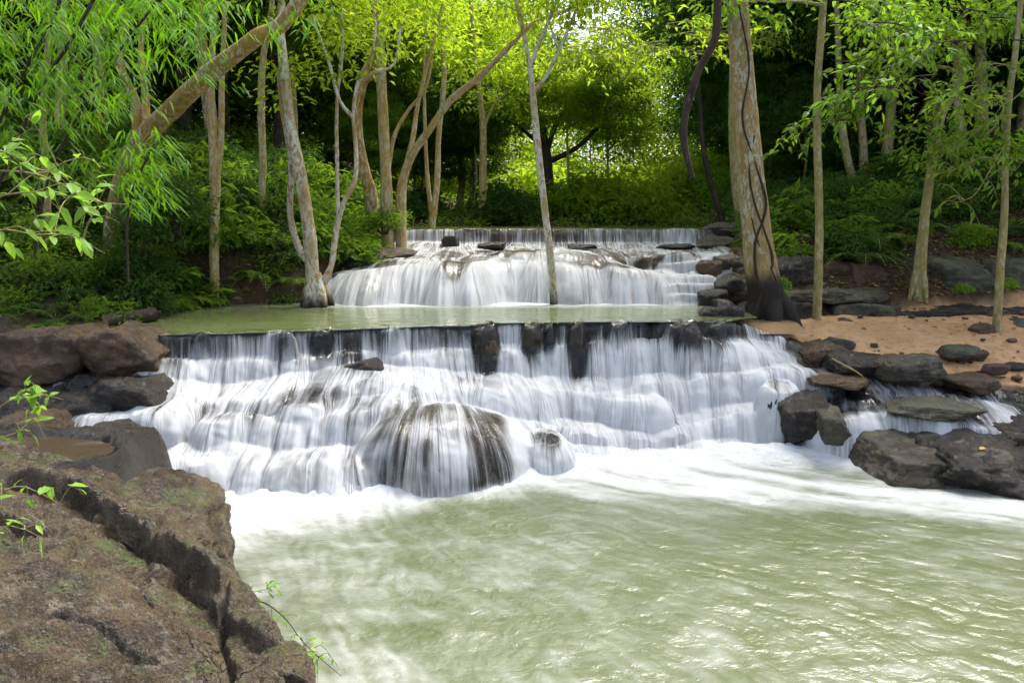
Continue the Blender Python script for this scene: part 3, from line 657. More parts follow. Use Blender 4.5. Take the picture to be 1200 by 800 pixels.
# boulders below the sheet of water: same shapes as the bumps the water runs over
for i, (cx, cy_, cz, rx, ry, rz) in enumerate(BOULD):
    lbs = ["huge rounded boulder veiled by the main fall at centre", "dark boulder right of the huge veiled one", "reddish boulder behind thin water in left fall",
           "rounded rock under the left fall's middle", "small pointed rock at the left fall's foot", "rock under the right fall's edge", "rock beneath the small right cascade",
           "rounded rock hidden in the right white fall", "dark wet rock at the left fall's outer side"] + ["dark lip rock nearest the squarish brown rock", "second dark lip bump from the left end", "lip rock above the glossy stone", "low black lip rock left of the tall pillar", "tall brown rock pillar splitting the main fall's lip", "brown wet lip rock right of the tall pillar", "black narrow lip rock between two brown ones", "narrow brown lip rock, second brown one right of the pillar", "low dark lip rock right of the narrow brown one", "broad domed black rock near the lip's right end", "last dark lip rock before the right corner"]
    gx_ = np.arange(cx-rx*1.35, cx+rx*1.35, .013); gy_ = np.arange(cy_-ry*1.35, cy_+ry*1.35, .013)
    X, Y = np.meshgrid(gx_, gy_); b = bumpf(X, Y, BOULD[i], i)
    Zb = b + .03 - .055 - (.3 if i == 7 else .16 if i in (2, 3, 4) else .012) + (.045*n2(X, Y, 4, 4, 500+i, .6) + .03*n2(X, Y, 9, 3, 530+i, .6, True) + .012*n2(X, Y, 30, 2, 520+i))*(.35 if i in (2, 3, 4, 6, 7) else .7)
    Zb = np.minimum(Zb, erode(np.where(b > -1, b, cz-.25), 2)+.06)
    bb = b > -1; bb[1:] |= bb[:-1].copy(); bb[:-1] |= bb[1:].copy()
    Zb = np.where(b > -1, Zb, cz-.25)
    o = grid_obj("boulder", X, Y, Zb, M_rock_brown if i in (0, 2, 13, 14, 16) else M_rock_dark, None, bb)
    tag(o, lbs[i], "rock", "boulders under the main waterfall")
g7 = "rocks of the left bank by the fall"
boulder(146, 377, 444, 92, 10.45, Bn, "big squarish brown rock at the left end of the lip", 91, g7, planes=8, flat=.1, soft=.08, depth=.55)
boulder(62, 371, 446, 120, 10.5, Bn, "wide brown rock next left of the squarish lip rock", 92, g7, planes=9, flat=.12, depth=.6)
boulder(-18, 366, 440, 110, 10.6, D_, "dark brown rock cut by the left frame edge", 93, g7, flat=.1, depth=.6)
boulder(70, 440, 505, 180, 9.9, D_, "black glistening sloping rock under the wide brown rock", 94, g7, depth=.6, tilt=(.3, 0))
boulder(150, 438, 500, 110, 9.95, D_, "dark hollowed rock under the squarish lip rock", 95, g7, depth=.4)
boulder(40, 480, 535, 90, 9.0, Bn, "brown rock behind the leafy twig at left", 96, g7)
boulder(90, 505, 535, 70, 8.8, D_, "low black rock between puddle and glistening rock", 97, g7, sub=4)
boulder(128, 488, 530, 60, 8.9, D_, "small shiny black rock beside the left fall", 98, g7, sub=4)
boulder(160, 536, 596, 100, 8.25, D_, "wet black humped rock behind the near brown boulder", 100, g7, tilt=(0, -.35))
boulder(110, 540, 570, 90, 7.9, D_, "low dark rock behind near brown boulder's left", 101, g7, sub=4)
g8 = "dark rocks along the left shore of the upper pool"
for i, (a, t_, b_, w_, d_, mt, lb) in enumerate([
    (274, 328, 358, 36, 14.6, Rd, "reddish boulder beside the twin slender trunk's foot"), (238, 328, 360, 44, 14.7, D_, "dark boulder left of the twin trunk's foot"),
    (205, 318, 350, 50, 15.2, D_, "dark boulder in the bank shade behind ferns"), (222, 296, 324, 60, 16.0, Bn, "brown sloping boulder higher up the left bank"),
    (310, 322, 350, 34, 15.3, D_, "dark stone behind the slim middle trunk"), (330, 330, 354, 30, 15.0, D_, "dark stone left of the forked tree's base"),
    (452, 290, 304, 60, 16.6, Bn, "flat brown rock at the upper fall's left shoulder"), (425, 300, 318, 40, 15.9, D_, "dark rock by the upper fall's left rim"),
    (402, 318, 348, 30, 15.2, D_, "dark rock right of the forked tree's roots"), (10, 362, 384, 70, 12.0, D_, "flat dark rock at the soil slope's foot"),
    (196, 366, 380, 50, 13.0, Bn, "brown rubble rock beside the cut log"), (30, 262, 290, 90, 16.5, D_, "long dark rock half buried in the left soil slope")]):
    boulder(a, t_, b_, w_, d_, mt, lb, 120+i, g8, sub=4)

# foreground rock mass, bottom left
res = .0095
X, Y = np.meshgrid(np.arange(-4.6, -.75, res), np.arange(2.6, 7.15, res))
def Wz(px, py, z):
    a = (px-600)/FPX; b = (400-py)/FPX; t = (z-EYE)/(-sp+cp*b); return (a*t, (cp+sp*b)*t)
FGL = [([(-120, 672), (0, 690), (80, 712), (170, 716), (230, 742), (272, 800)], -.08, .15, .035), ([(-120, 640), (0, 655), (60, 668), (95, 655)], .08, .10, .03),
       ([(20, 610), (90, 612), (150, 636), (200, 655), (262, 690)], .19, .07, .03), ([(150, 690), (205, 668), (262, 700), (330, 718)], .10, .06, .02), ([(60, 760), (130, 768), (190, 800)], .04, .04, .02)]
FGV = [([(272, 700), (262, 730), (268, 775)], .14, .025), ([(96, 655), (90, 690), (84, 712)], .05, .02), ([(190, 620), (178, 660), (170, 716)], .05, .015)]
def fg(X, Y):
    wx = .10*n2(X, Y, 1.1, 3, 601); wy = .10*n2(X, Y, 1.1, 3, 602)
    ex = np.interp(Y+wy, [2.4, 3.6, 4.3, 4.75, 5.1, 5.55, 6.0, 6.5], [-.95, -1.10, -1.22, -1.32, -1.62, -2.0, -2.35, -3.0])+wx*.5
    d = ex - X                                   # distance inside from the water edge
    z = .42 + .34*(1-np.exp(-np.maximum(d, 0)/.6)) + .20*np.clip(d, 0, 3)
    wv = .07*n2(X, Y, 3, 3, 603)+.006*n2(X, Y, 14, 2, 615)
    for (pts, up, gr, wd) in FGL:
        q = np.array([Wz(a, b, .8) for a, b in pts]); q = q[np.argsort(q[:, 0])]
        t = Y + wv - np.interp(X, q[:, 0], q[:, 1]); ins = sstep(q[0, 0]-.15, q[0, 0]+.1, X)*sstep(q[-1, 0]+.15, q[-1, 0]-.1, X)
        z = z + ins*(up*sstep(-.05, .05, t)*(1-np.clip(t, 0, .9)/.9) - up*.4*sstep(-.5, -.03, t)*sstep(.03, -.03, t) - gr*np.exp(-(t/wd)**2))
    for (pts, gr, wd) in FGV:
        q = np.array([Wz(a, b, .7) for a, b in pts]); q = q[np.argsort(q[:, 1])]
        t = X + wv - np.interp(Y, q[:, 1], q[:, 0]); ins = sstep(q[0, 1]-.08, q[0, 1]+.05, Y)*sstep(q[-1, 1]+.08, q[-1, 1]-.05, Y)
        z = z - ins*gr*np.exp(-(t/wd)**2)
    z = z + .06*n2(X, Y, 1.3, 4, 607) + .03*n2(X+.3*Y, Y, 3.6, 5, 608, .62, True) + .022*n2(X, Y, 15, 4, 609, .65, True)
    r1 = .88*X+.47*Y; r2 = -.47*X+.88*Y
    z = z + .30*(terr(n2(r1*.55, r2*1.5, 1.5, 4, 621, .5), 9, .16) - n2(r1*.55, r2*1.5, 1.5, 4, 621, .5)*.75) + .10*terr(n2(r1*.6, r2*1.4, 5.5, 3, 622, .5), 7, .22)*.7
    drop = sstep(.10, -.02, d + .03*n2(X, Y, 5, 3, 610))
    z = z - (z+.25)*drop
    return z
Z = fg(X, Y)
o = grid_obj("boulder", X, Y, Z, M_rock_fg, None, Z > -.2); o.name = "rock_outcrop"
tag(o, "large layered brown wet rock outcrop with mossy patches nearest the camera", "rock")
boulder(178, 552, 690, 168, 6.15, Fg, "big brown boulder with shadowed overhang behind the layered outcrop", 131, sub=6, planes=9, soft=.07, flat=.12, depth=.62, rot=-.25, tilt=(-.15, -.22), sink=.35)
boulder(60, 552, 650, 150, 6.2, Fg, "flat brown rock left of the overhanging brown boulder", 136, sub=6, planes=9, flat=.2, depth=.6, sink=.3)
boulder(330, 742, 830, 84, 4.55, Fg, "knobbly rock corner at outcrop's water edge", 137, sub=6, planes=9, depth=.28, soft=.08, sink=.4)
#CUT3
# ------------------------------------------------------------------ vegetation
def rnd(seed): return np.random.RandomState(seed)
def norm(a): return a/np.maximum(np.linalg.norm(a, axis=-1, keepdims=True), 1e-9)
def leaves_geo(P, T, N, L, Wd, curl=.15, nice=False):
    """leaf blades at P along T with face normal N"""
    T = norm(T); S = norm(np.cross(T, N)); N = np.cross(S, T); L = L[:, None]; Wd = Wd[:, None]; n = len(P)
    if nice:
        droop = -N*L*curl
        pts = [P, P+T*L*.3+S*Wd*.42+N*Wd*.12, P+T*L*.3-S*Wd*.42+N*Wd*.12, P+T*L*.35, P+T*L*.68+S*Wd*.34+N*Wd*.08+droop*.45, P+T*L*.68-S*Wd*.34+N*Wd*.08+droop*.45, P+T*L*.7+droop*.4, P+T*L+droop]
        V = np.stack(pts, 1).reshape(-1, 3); b = (np.arange(n)*8)[:, None, None]
        f = np.array([[0, 3, 1], [0, 2, 3], [1, 3, 6], [1, 6, 4], [2, 6, 3], [2, 5, 6], [4, 6, 7], [5, 7, 6]])
        return V, (b+f[None]).reshape(-1, 3)
    pts = [P, P+T*L*.45+S*Wd*.5+N*Wd*.15, P+T*L-N*L*curl, P+T*L*.45-S*Wd*.5+N*Wd*.15]
    V = np.stack(pts, 1).reshape(-1, 3); b = (np.arange(n)*4)[:, None, None]
    f = np.array([[0, 2, 1], [0, 3, 2]])
    return V, (b+f[None]).reshape(-1, 3)
def join(parts):
    V = []; F = []; o = 0
    for v, f in parts: V.append(v); F.append(f+o); o += len(v)
    return np.vstack(V), np.vstack(F)
def clump_leaves(C, rad, per, L, Wd, r, flat=.5, nice=False, droop=.25, out=None):
    """per leaves round each clump centre, lying mostly level, pointing outward"""
    n = len(C); c = np.repeat(C, per, 0); m = len(c)
    off = r.randn(m, 3)*np.array([.5, .5, .5*flat])*rad; P = c+off
    T = norm(off*np.array([1, 1, .4]) + r.randn(m, 3)*.25*rad + np.array([0, 0, -droop*rad]))
    N = norm(np.array([0, 0, 1.0]) + r.randn(m, 3)*.45)
    return leaves_geo(P, T, N, L*r.uniform(.65, 1.25, m), Wd*r.uniform(.7, 1.2, m), .18, nice)
def crown_pts(n, R3, r, hollow=.45, gap=.15, seed=0):
    P = norm(r.randn(n*3, 3))*(r.uniform(hollow, 1, n*3)**.7)[:, None]
    lobes = fbm(P*1.9+seed*3.1, 2, seed)
    P = P*(1+.35*lobes)[:, None]
    keep = fbm(P*2.6+seed*1.7, 2, seed+4) > -gap
    return (P[keep][:n])*np.array(R3)
def tube(path, rad, sides=10, step=.12, seed=0, wob=.10, cap=True):
    path = np.array(path, float); rad = np.array(rad, float)
    if len(path) > 2:                                    # catmull-rom
        P = np.vstack([2*path[0]-path[1], path, 2*path[-1]-path[-2]]); Rr = np.r_[rad[0], rad, rad[-1]]; out = []; ro = []
        for i in range(1, len(P)-2):
            k = max(2, int(np.linalg.norm(P[i+1]-P[i])/step)); t = np.arange(k)[:, None]/k
            out.append(.5*((2*P[i])+(-P[i-1]+P[i+1])*t+(2*P[i-1]-5*P[i]+4*P[i+1]-P[i+2])*t**2+(-P[i-1]+3*P[i]-3*P[i+1]+P[i+2])*t**3)); ro.append(Rr[i]+(Rr[i+1]-Rr[i])*t[:, 0])
        out.append(P[-2][None]); ro.append([Rr[-2]]); path = np.vstack(out); rad = np.concatenate(ro)
    T = norm(np.gradient(path, axis=0)); ref = np.array([0.13, 1.0, .07]) if abs(T[0][1]) < .8 else np.array([1., .1, 0])
    A = norm(np.cross(T, ref)); B = np.cross(T, A); th = np.linspace(0, 2*np.pi, sides, endpoint=False)
    ring = A[:, None]*np.cos(th)[None, :, None] + B[:, None]*np.sin(th)[None, :, None]
    q = path[:, None]+ring*rad[:, None, None]
    nz = 1+wob*fbm(q*np.array([1, 1, .5])*(.45/max(.02, rad.mean()))**.6*2+seed, 3, seed)
    V = (path[:, None]+ring*(rad[:, None]*nz)[:, :, None]).reshape(-1, 3)
    i = np.arange(len(path)-1)[:, None]*sides; j = np.arange(sides)[None]; j2 = (j+1) % sides
    F = np.stack([i+j, i+j2, i+sides+j2, i+sides+j], -1).reshape(-1, 4)
    return V, F
def add_tubes(name, lst, mat, parent, loc=(0, 0, 0), **kw):
    V, F = join([tube(p, r_, **{**kw, **(x or {})}) for p, r_, x in lst]); V = V-np.array(loc)
    return link(name, mesh_np(name, V, F, (mat,)), parent)
def foliage(name, V, F, mat, parent=None): return link(name, mesh_np(name, V, F, (mat,), False), parent)

def ptree(pix, D, w, mat, label, branches=(), crown=None, name="forest_tree", roots=0, seed=0, group=None, ext=3.0, cat="tree", sink=.5):
    """tree drawn along photo pixels: pix [(x,y)], D depth or list, w [pixel widths]; branches = [(pix, D, w)]; crown = (R3, n, leafL, leafW, mat, per)"""
    n = len(pix); Ds = D if hasattr(D, '__len__') else [D]*n
    if len(w) != n: w = list(np.interp(np.linspace(0, 1, n), np.linspace(0, 1, len(w)), w))
    P = [W(x, y, d) for (x, y), d in zip(pix, Ds)]; rr = [a*PXM(d)/2 for a, d in zip(w, Ds)]
    base = P[0].copy(); bz = min(base[2]-.1, gz(base[0], base[1])-.3); P = [np.array([base[0]-(P[1][0]-base[0])*.3, base[1], bz])] + P; rr = [rr[0]*1.15] + rr
    if ext:
        t = norm((P[-1]-P[-2])[None])[0]; t = norm((t+np.array([0, 0, .6]))[None])[0]; P.append(P[-1]+t*ext); rr.append(rr[-1]*.55)
    root = empty(name, base); tag(root, label, cat, group)
    lst = [(P, rr, dict(sides=14, seed=seed))]
    for k in range(roots):
        a = k*2*math.pi/roots+.4; b0 = base+np.array([0, 0, .45]); rw = rr[1]
        b1 = base+np.array([math.cos(a)*rw*.9, math.sin(a)*rw*.9, .12]); b2_ = base+np.array([math.cos(a)*rw*1.6, math.sin(a)*rw*1.6, -.25])
        lst.append(([b0, b1, b2_], [rw*.5, rw*.45, rw*.2], dict(sides=10, seed=k)))
    add_tubes("trunk", lst, mat, root, base)
    tips = [P[-1]]
    for bp, bD, bw in branches:
        bDs = bD if hasattr(bD, '__len__') else [bD]*len(bp)
        q = [W(x, y, d) for (x, y), d in zip(bp, bDs)]; br = [a*PXM(d)/2 for a, d in zip(np.interp(np.linspace(0, 1, len(bp)), np.linspace(0, 1, len(bw)), bw), bDs)]
        add_tubes("branch", [(q, br, dict(sides=8, seed=seed+3))], mat, root, base); tips.append(q[-1])
    if crown:
        R3, nc, LL, LW, lm, per = crown; r = rnd(seed+9); parts = []
        for tp in tips:
            C = crown_pts(max(8, nc//len(tips)), R3, r, .2, .2, seed)+tp+np.array([0, 0, R3[2]*.3])
            parts.append(clump_leaves(C, .42, per, LL, LW, r))
        V, F = join(parts); foliage("crown", V-base, F, lm, root)
    return root

CR = lambda R=1.6, n=110, L=.15, Wd=.065, m=None, per=26: ((R, R, R*.6), n, L, Wd, m or L_green, per)
# --- left side trunks
ptree([(128, 290), (140, 225), (160, 172), (205, 125), (250, 83), (300, 45), (352, 0)], [14.2, 13.6, 12.9, 12.2, 11.6, 11.2, 10.8], [18, 20, 22, 21, 20, 18, 16], B_moss,
      "thick golden lichened trunk leaning right across the upper left corner",
      [([(165, 168), (158, 120), (140, 70), (148, 20)], [12.9, 13, 13.2, 13.4], [16, 12, 8, 6]), ([(172, 160), (170, 110), (165, 60), (172, 0)], [12.8, 12.9, 13, 13.2], [11, 8, 6, 5])],
      CR(1.5, 60), "leaning_tree", seed=1)
ptree([(252, 352), (251, 280), (252, 215), (249, 150), (247, 95), (250, 40), (252, 0)], 14.2, [11, 11, 12, 9, 8, 7, 6], B_pale, "slender pale twin trunk standing at the pool's far left shore",
      [([(253, 215), (259, 160), (260, 90), (263, 30), (262, -20)], 14.2, [8, 7, 6, 5])], CR(1.4, 60), seed=2)
ptree([(296, 322), (303, 270), (308, 200), (306, 130), (308, 70), (318, 10)], 15.5, [9, 8, 8, 8, 7, 6], B_pale, "thin lightly curved trunk between twin trunk and forked tree", (), CR(1.4, 60), seed=3)
ptree([(371, 352), (366, 318), (362, 270), (352, 205), (341, 150), (334, 90), (328, 30), (330, -10)], 14.0, [26, 16, 15, 14, 12, 11, 9, 7], B_pale_wet, "forked pale lichened tree with dark wet stump foot in the upper pool",
      [([(367, 312), (350, 290), (340, 250), (341, 190), (331, 130), (326, 80)], [14.0, 14.1, 14.2, 14.2, 14.2, 14.2], [11, 9, 8, 7, 6, 5]),
       ([(374, 340), (388, 312), (394, 270), (402, 240), (416, 210), (417, 170), (414, 135), (420, 95), (437, 60)], [14, 14.1, 14.2, 14.2, 14.3, 14.4, 14.4, 14.5, 14.6], [12, 7, 7, 6, 6, 5, 4, 4, 3]),
       ([(414, 138), (398, 118), (385, 72), (365, 18)], [14.4, 14.4, 14.5, 14.6], [5, 4, 4, 3]), ([(396, 262), (395, 200), (395, 120), (401, 60), (400, 0)], [14.6, 14.6, 14.7, 14.8, 15], [5, 5, 4, 4, 3]),
       ([(437, 60), (440, 30), (436, 0)], [14.6, 14.7, 14.8], [3, 3, 2]), ([(420, 96), (440, 84), (462, 75), (470, 30)], [14.5, 14.5, 14.6, 14.8], [4, 4, 3, 3])], CR(1.3, 90, m=L_sunlit), roots=5, seed=4)
ptree([(436, 236), (428, 205), (420, 165), (419, 130), (426, 95), (440, 60), (446, 25), (440, -10)], 17.5, [15, 13, 12, 11, 11, 10, 9, 8], B_moss, "golden brown curved trunk left in the mound group of three",
      [([(425, 96), (440, 86), (448, 70), (446, 20), (455, -10)], [17.5, 17.4, 17.3, 17.3, 17.3], [8, 7, 5, 4])], CR(1.6, 70, m=L_sunlit), seed=5)
ptree([(453, 238), (452, 200), (449, 140), (446, 80), (445, 20), (444, -10)], 17.2, [14, 12, 12, 11, 10, 9], B_pale, "straight pale trunk in the middle of the mound group", (), CR(1.6, 70, m=L_sunlit), seed=6)
ptree([(470, 238), (474, 205), (485, 178), (505, 150), (528, 118), (560, 92), (590, 62), (625, 28), (680, 2)], [17.3, 17.3, 17.2, 17, 16.8, 16.5, 16.2, 16, 15.8], [12, 10, 9, 8, 8, 7, 6, 5, 4], B_pale,
      "long thin tree arching right above the upper waterfall", [([(475, 200), (484, 160), (490, 120), (505, 60), (520, 0)], [17.3, 17.4, 17.5, 17.6, 17.7], [7, 6, 5, 4, 3]),
      ([(455, 200), (462, 160), (478, 130), (500, 100), (510, 40)], [17.6, 17.6, 17.7, 17.8, 18], [5, 5, 4, 3, 3])], CR(1.3, 60, m=L_sunlit), ext=1.5, seed=7)
ptree([(506, 266), (512, 215), (514, 160), (520, 100), (520, 40), (524, 0)], 20, [9, 7, 6, 6, 5, 4], B_pale, "thin trunk with low fork behind the topmost fall's left end", [([(507, 262), (501, 210), (498, 150), (497, 80), (500, 10)], 20.2, [6, 5, 4, 3, 3])], CR(1.5, 70, m=L_sunlit), seed=8)
ptree([(565, 262), (566, 200), (566, 150), (562, 110), (556, 60)], 25, [9, 9, 8, 6, 5], B_pale, "upright tree in the dark wood behind the topmost ledge", [([(566, 152), (578, 125), (592, 108)], 25, [4, 3, 3])], CR(2.2, 110, .2, .09, L_sunlit), seed=9)
ptree([(649, 356), (646, 310), (640, 260), (632, 190), (626, 130), (624, 105), (621, 80), (612, 30), (605, 0)], [14.3]*9, [9, 9, 8, 8, 8, 7, 5, 5, 4], B_pale_wet, "slim leaning sapling rising out of the foot of the upper waterfall",
      [([(626, 107), (640, 90), (655, 58), (668, 30), (679, 0)], 14.3, [5, 4, 4, 3, 3]), ([(622, 78), (632, 50), (645, 20), (652, 0)], 14.3, [5, 4, 4, 3]), ([(655, 58), (645, 30), (640, 0)], 14.3, [3, 2, 2])], CR(1.0, 60, m=L_sunlit), ext=1.0, seed=10)
ptree([(644, 262), (643, 225), (640, 185), (634, 150), (622, 110)], 27, [15, 13, 12, 9, 7], B_dark, "dark spreading tree behind the sapling with limb reaching right",
      [([(641, 190), (660, 182), (680, 170), (700, 150)], 27, [7, 6, 5, 4]), ([(640, 180), (655, 140), (680, 120), (705, 112)], 27, [6, 5, 4, 3]), ([(638, 175), (610, 150), (590, 140)], 27, [5, 4, 3])], CR(2.4, 200, .2, .09, L_green, 26), ext=1, seed=11)
# --- right side trunks
ptree([(902, 372), (893, 320), (886, 270), (879, 200), (873, 130), (868, 60), (864, 0), (862, -40)], 13.5, [46, 37, 33, 29, 27, 25, 23, 22], B_big, "thick lichened trunk with dark wet foot standing on the sand edge",
      (), CR(2.0, 80, m=L_green), name="big_tree", roots=6, seed=12, ext=3.5)
ptree([(868, 268), (862, 220), (858, 160), (858, 90)], 19, [9, 9, 8, 7], B_olive, "slim trunk glimpsed directly left behind the thick trunk", (), None, seed=13)
ptree([(848, 264), (836, 225), (828, 195), (822, 150)], 21, [8, 7, 6, 5], B_dark, "dark thin leaning trunk left of the thick trunk", (), None, seed=14)
ptree([(957, 376), (959, 320), (960, 250), (958, 170), (958, 100), (963, 30), (966, -10)], 13.6, [11, 10, 9, 9, 8, 8, 7], B_olive, "slim straight pale olive trunk on the sand edge",
      [([(962, 6), (935, 2), (905, 3), (880, 0)], [13.6, 13.6, 13.5, 13.5], [4, 3, 2, 1])], CR(1.3, 60), seed=15)
ptree([(1076, 338), (1080, 290), (1086, 235), (1096, 170), (1106, 130), (1124, 105), (1127, 85)], 14.4, [17, 12, 10, 9, 8, 7, 7], B_olive, "crooked tree with dark foot among the right bank boulders",
      [([(1126, 90), (1112, 80), (1090, 78), (1068, 72), (1052, 55)], 14.4, [5, 4, 4, 3, 2]), ([(1127, 85), (1121, 60), (1105, 42), (1085, 38)], 14.4, [6, 5, 4, 3])], CR(1.2, 60, m=L_green), roots=4, ext=.5, seed=16)
ptree([(1168, 388), (1172, 320), (1177, 250), (1178, 190), (1182, 120), (1190, 60), (1196, 0)], 12.9, [10, 9, 8, 7, 7, 6, 6], B_olive, "thin sapling trunk near the frame's right on the sand",
      [([(1178, 125), (1164, 150), (1150, 165)], 12.9, [3, 2, 2])], CR(1.2, 60), ext=1.5, seed=17)
ptree([(1153, 250), (1152, 170), (1150, 90), (1148, 0)], 20, [14, 13, 12, 11], B_olive, "dim olive trunk in the shade right of the crooked tree", (), CR(1.8, 90, m=L_deep), seed=18)
ptree([(1010, 262), (1000, 215), (990, 170), (985, 120)], 20, [12, 9, 9, 8], B_olive, "dim leaning trunk in the shade right of the olive trunk", (), None, seed=19)
ptree([(56, 262), (54, 200), (50, 130), (56, 60), (60, 0)], 13.5, [8, 8, 8, 7, 6], B_olive, "straight olive trunk behind the bright leafy twig at left", (), CR(1.2, 60), seed=20)
ptree([(72, 240), (70, 150), (74, 60), (70, 0)], 17, [13, 12, 11, 10], B_pale, "pale trunk half hidden in bamboo leaves", (), CR(1.8, 60), seed=21)
# hanging liana
q = [W(x, y, 9.5) for x, y in [(842, -60), (841, 0), (838, 45), (820, 80), (808, 115), (801, 150), (804, 180), (812, 209)]]
o = link("hanging_vine", mesh_np("hanging_vine", *tube(q, [.045, .045, .042, .042, .045, .04, .036, .03], sides=12, seed=5, wob=.3), (B_dark,))); tag(o, "thick dark curved liana hanging free left of the thick trunk", "liana")
# vines climbing the big trunk
for k, (pts) in enumerate([[(905, 368), (884, 330), (880, 285), (893, 240), (880, 190), (866, 140), (874, 80), (862, 10)], [(878, 372), (893, 325), (900, 300), (880, 240), (874, 200), (880, 160)], [(912, 366), (905, 330), (884, 285), (876, 255)]]):
    q = [W(x, y, 13.5) for x, y in pts]; q = [p+np.array([0, -1, 0])*.23*(1 if i < 4 else .82) for i, p in enumerate(q)]
    o = link("climbing_vine", mesh_np("climbing_vine", *tube(q, np.linspace(.028, .012, len(q)), sides=7, seed=k), (B_dark,)))
    tag(o, ["longest dark vine winding up the thick trunk", "dark root-like vine crossing the thick trunk's foot", "short dark vine on the thick trunk's right flank"][k], "vine", "vines on the thick trunk")

# --- crowns for the far forest
def crown_mesh(name, seed, mat, R3=(3, 3, 2.4), n=300, per=30, L=.20, Wd=.09, rad=.5):
    r = rnd(seed); C = crown_pts(n, R3, r, .3, .12, seed)
    V, F = clump_leaves(C, rad, per, L, Wd, r, .45)
    return mesh_np(name, V, F, (mat,), False)
CM = {k: [crown_mesh("crown", 900+i*7+j, m, n=260+30*j) for j in range(3)] for i, (k, m) in enumerate((('lime', L_sunlit), ('green', L_green), ('deep', L_deep)))}
def trunk_mesh(seed, mat, h=9, r0=.13):
    r = rnd(seed); n = 6; P = np.c_[np.cumsum(r.randn(n)*.16), np.cumsum(r.randn(n)*.12), np.linspace(-.6, h, n)]; P[:, :2] -= P[0, :2]
    lst = [tube(P, np.linspace(r0, r0*.45, n), sides=8, seed=seed, step=.4)]
    for k in range(4):
        t = r.uniform(.45, .9); b = P[0]*(1-t)+P[-1]*t; i = int(t*(n-1)); b = P[i]+(P[min(i+1, n-1)]-P[i])*(t*(n-1)-i)
        a = r.uniform(0, 6.28); e = b+np.array([math.cos(a)*1.5, math.sin(a)*1.5, 1.3]); lst.append(tube([b, (b+e)/2+[0, 0, .15], e], [r0*.35, r0*.25, r0*.12], sides=6, seed=k, step=.4))
    return mesh_np("trunk", *join(lst), (mat,))
TM = [trunk_mesh(60+i, m, 9, .12+.03*(i % 3)) for i, m in enumerate((B_pale, B_olive, B_dark, B_pale, B_olive, B_moss))]
r = rnd(77)
def far_tree(x, y, kind, h, label, group, crowns=1, s=1.0, tm=None):
    z = gz(x, y); root = empty("forest_tree", (x, y, z)); tag(root, label, "tree", group)
    t = link("trunk", TM[r.randint(len(TM)) if tm is None else tm], root); t.scale = (1, 1, h/9); t.rotation_euler[2] = r.uniform(0, 6.28)
    for k in range(crowns):
        c = link("crown", CM[kind][r.randint(3)], root)
        c.location = (r.uniform(-.6, .6)*s*(k+.3), r.uniform(-.5, .5)*s, h*.92-k*2.3*s); c.rotation_euler[2] = r.uniform(0, 6.28); c.scale = (s*r.uniform(.85, 1.15), s*r.uniform(.85, 1.15), s*r.uniform(.75, 1.1))
    return root
def kindat(px, y):  # leaf tone stands in for light: pale sunlit centre, dark shaded right
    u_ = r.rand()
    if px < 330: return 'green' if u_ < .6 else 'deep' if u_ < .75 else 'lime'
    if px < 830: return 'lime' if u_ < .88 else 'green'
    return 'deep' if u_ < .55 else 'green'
GL = {'lime': ("slender tree with sunlit yellow green crown in the middle distance", "sunlit trees of the far forest"),
      'green': ("mid green leafy tree of the dense forest behind the stream", "mid green trees of the forest"),
      'deep': ("dark leafed tree in the shaded forest", "dark trees of the shaded forest")}
spots_ = []
for y0, y1, n in ((19.5, 24, 16), (25, 31, 26), (32, 40, 30), (41, 52, 34)):
    hw = .75
    for i in range(n):
        for _ in range(12):
            y = r.uniform(y0, y1); x = r.uniform(-hw, hw)*y; px = 600+x*FPX/y
            if y < 26 and -5.5 < x < 7.5: continue
            if 645 < px < 815 and y < 46: continue
            if 545 < px < 830 and y > 24.5 and r.rand() < .8: continue
            if 330 < px < 650 and 24.5 < y < 46 and r.rand() < .72: continue
            if all((x-a)**2+(y-b)**2 > (1.7+.02*y)**2 for a, b in spots_): break
        else: continue
        spots_.append((x, y)); k = kindat(px, y); h = r.uniform(5.5, 9.5)*(.85+y*.007)
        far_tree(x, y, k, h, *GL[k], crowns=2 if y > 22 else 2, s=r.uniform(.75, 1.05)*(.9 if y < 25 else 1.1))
# closing wall of far leaves on the slope behind
def leafwall(name, label, x0, x1, yf, z0, z1, n, mat, seed, L=.34, dens=None, thick=5):
    r = rnd(seed); x = r.uniform(x0, x1, n); t = r.rand(n); y = yf(x)+r.uniform(0, thick, n); z = z0+(z1-z0)*t
    P = np.c_[x, y, z]; keep = fbm(P*.28+seed, 3, seed) > (-.12 if dens is None else dens)
    P = P[keep]; P[:, 2] += G(P[:, 0], P[:, 1])
    V, F = clump_leaves(P, .8, 14, L, L*.45, r, .6); o = foliage(name, V, F, mat); return tag(o, label, "foliage", kind="stuff")
leafwall("far_woods", "distant mass of bright leaves closing the view behind the stream", -14, 22, lambda x: 50+0*x, -1, 15.5, 8500, L_sunlit, 31, dens=-.08)
leafwall("far_woods", "distant mass of green leaves behind the left bank", -52, -10, lambda x: 50+0*x, -1, 22, 6000, L_green, 32, dens=-.3)
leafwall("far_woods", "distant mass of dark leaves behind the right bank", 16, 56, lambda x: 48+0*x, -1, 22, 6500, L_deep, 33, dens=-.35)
leafwall("far_woods", "shaded leaf thicket between the left bank trunks", -21, -7, lambda x: 21+0*x, 0, 9, 1500, L_green, 34, .2, dens=0)
leafwall("far_woods", "shaded leaf thicket on the right slope", 9, 24, lambda x: 21+0*x, 0, 10, 2200, L_deep, 35, .2, dens=-.1)

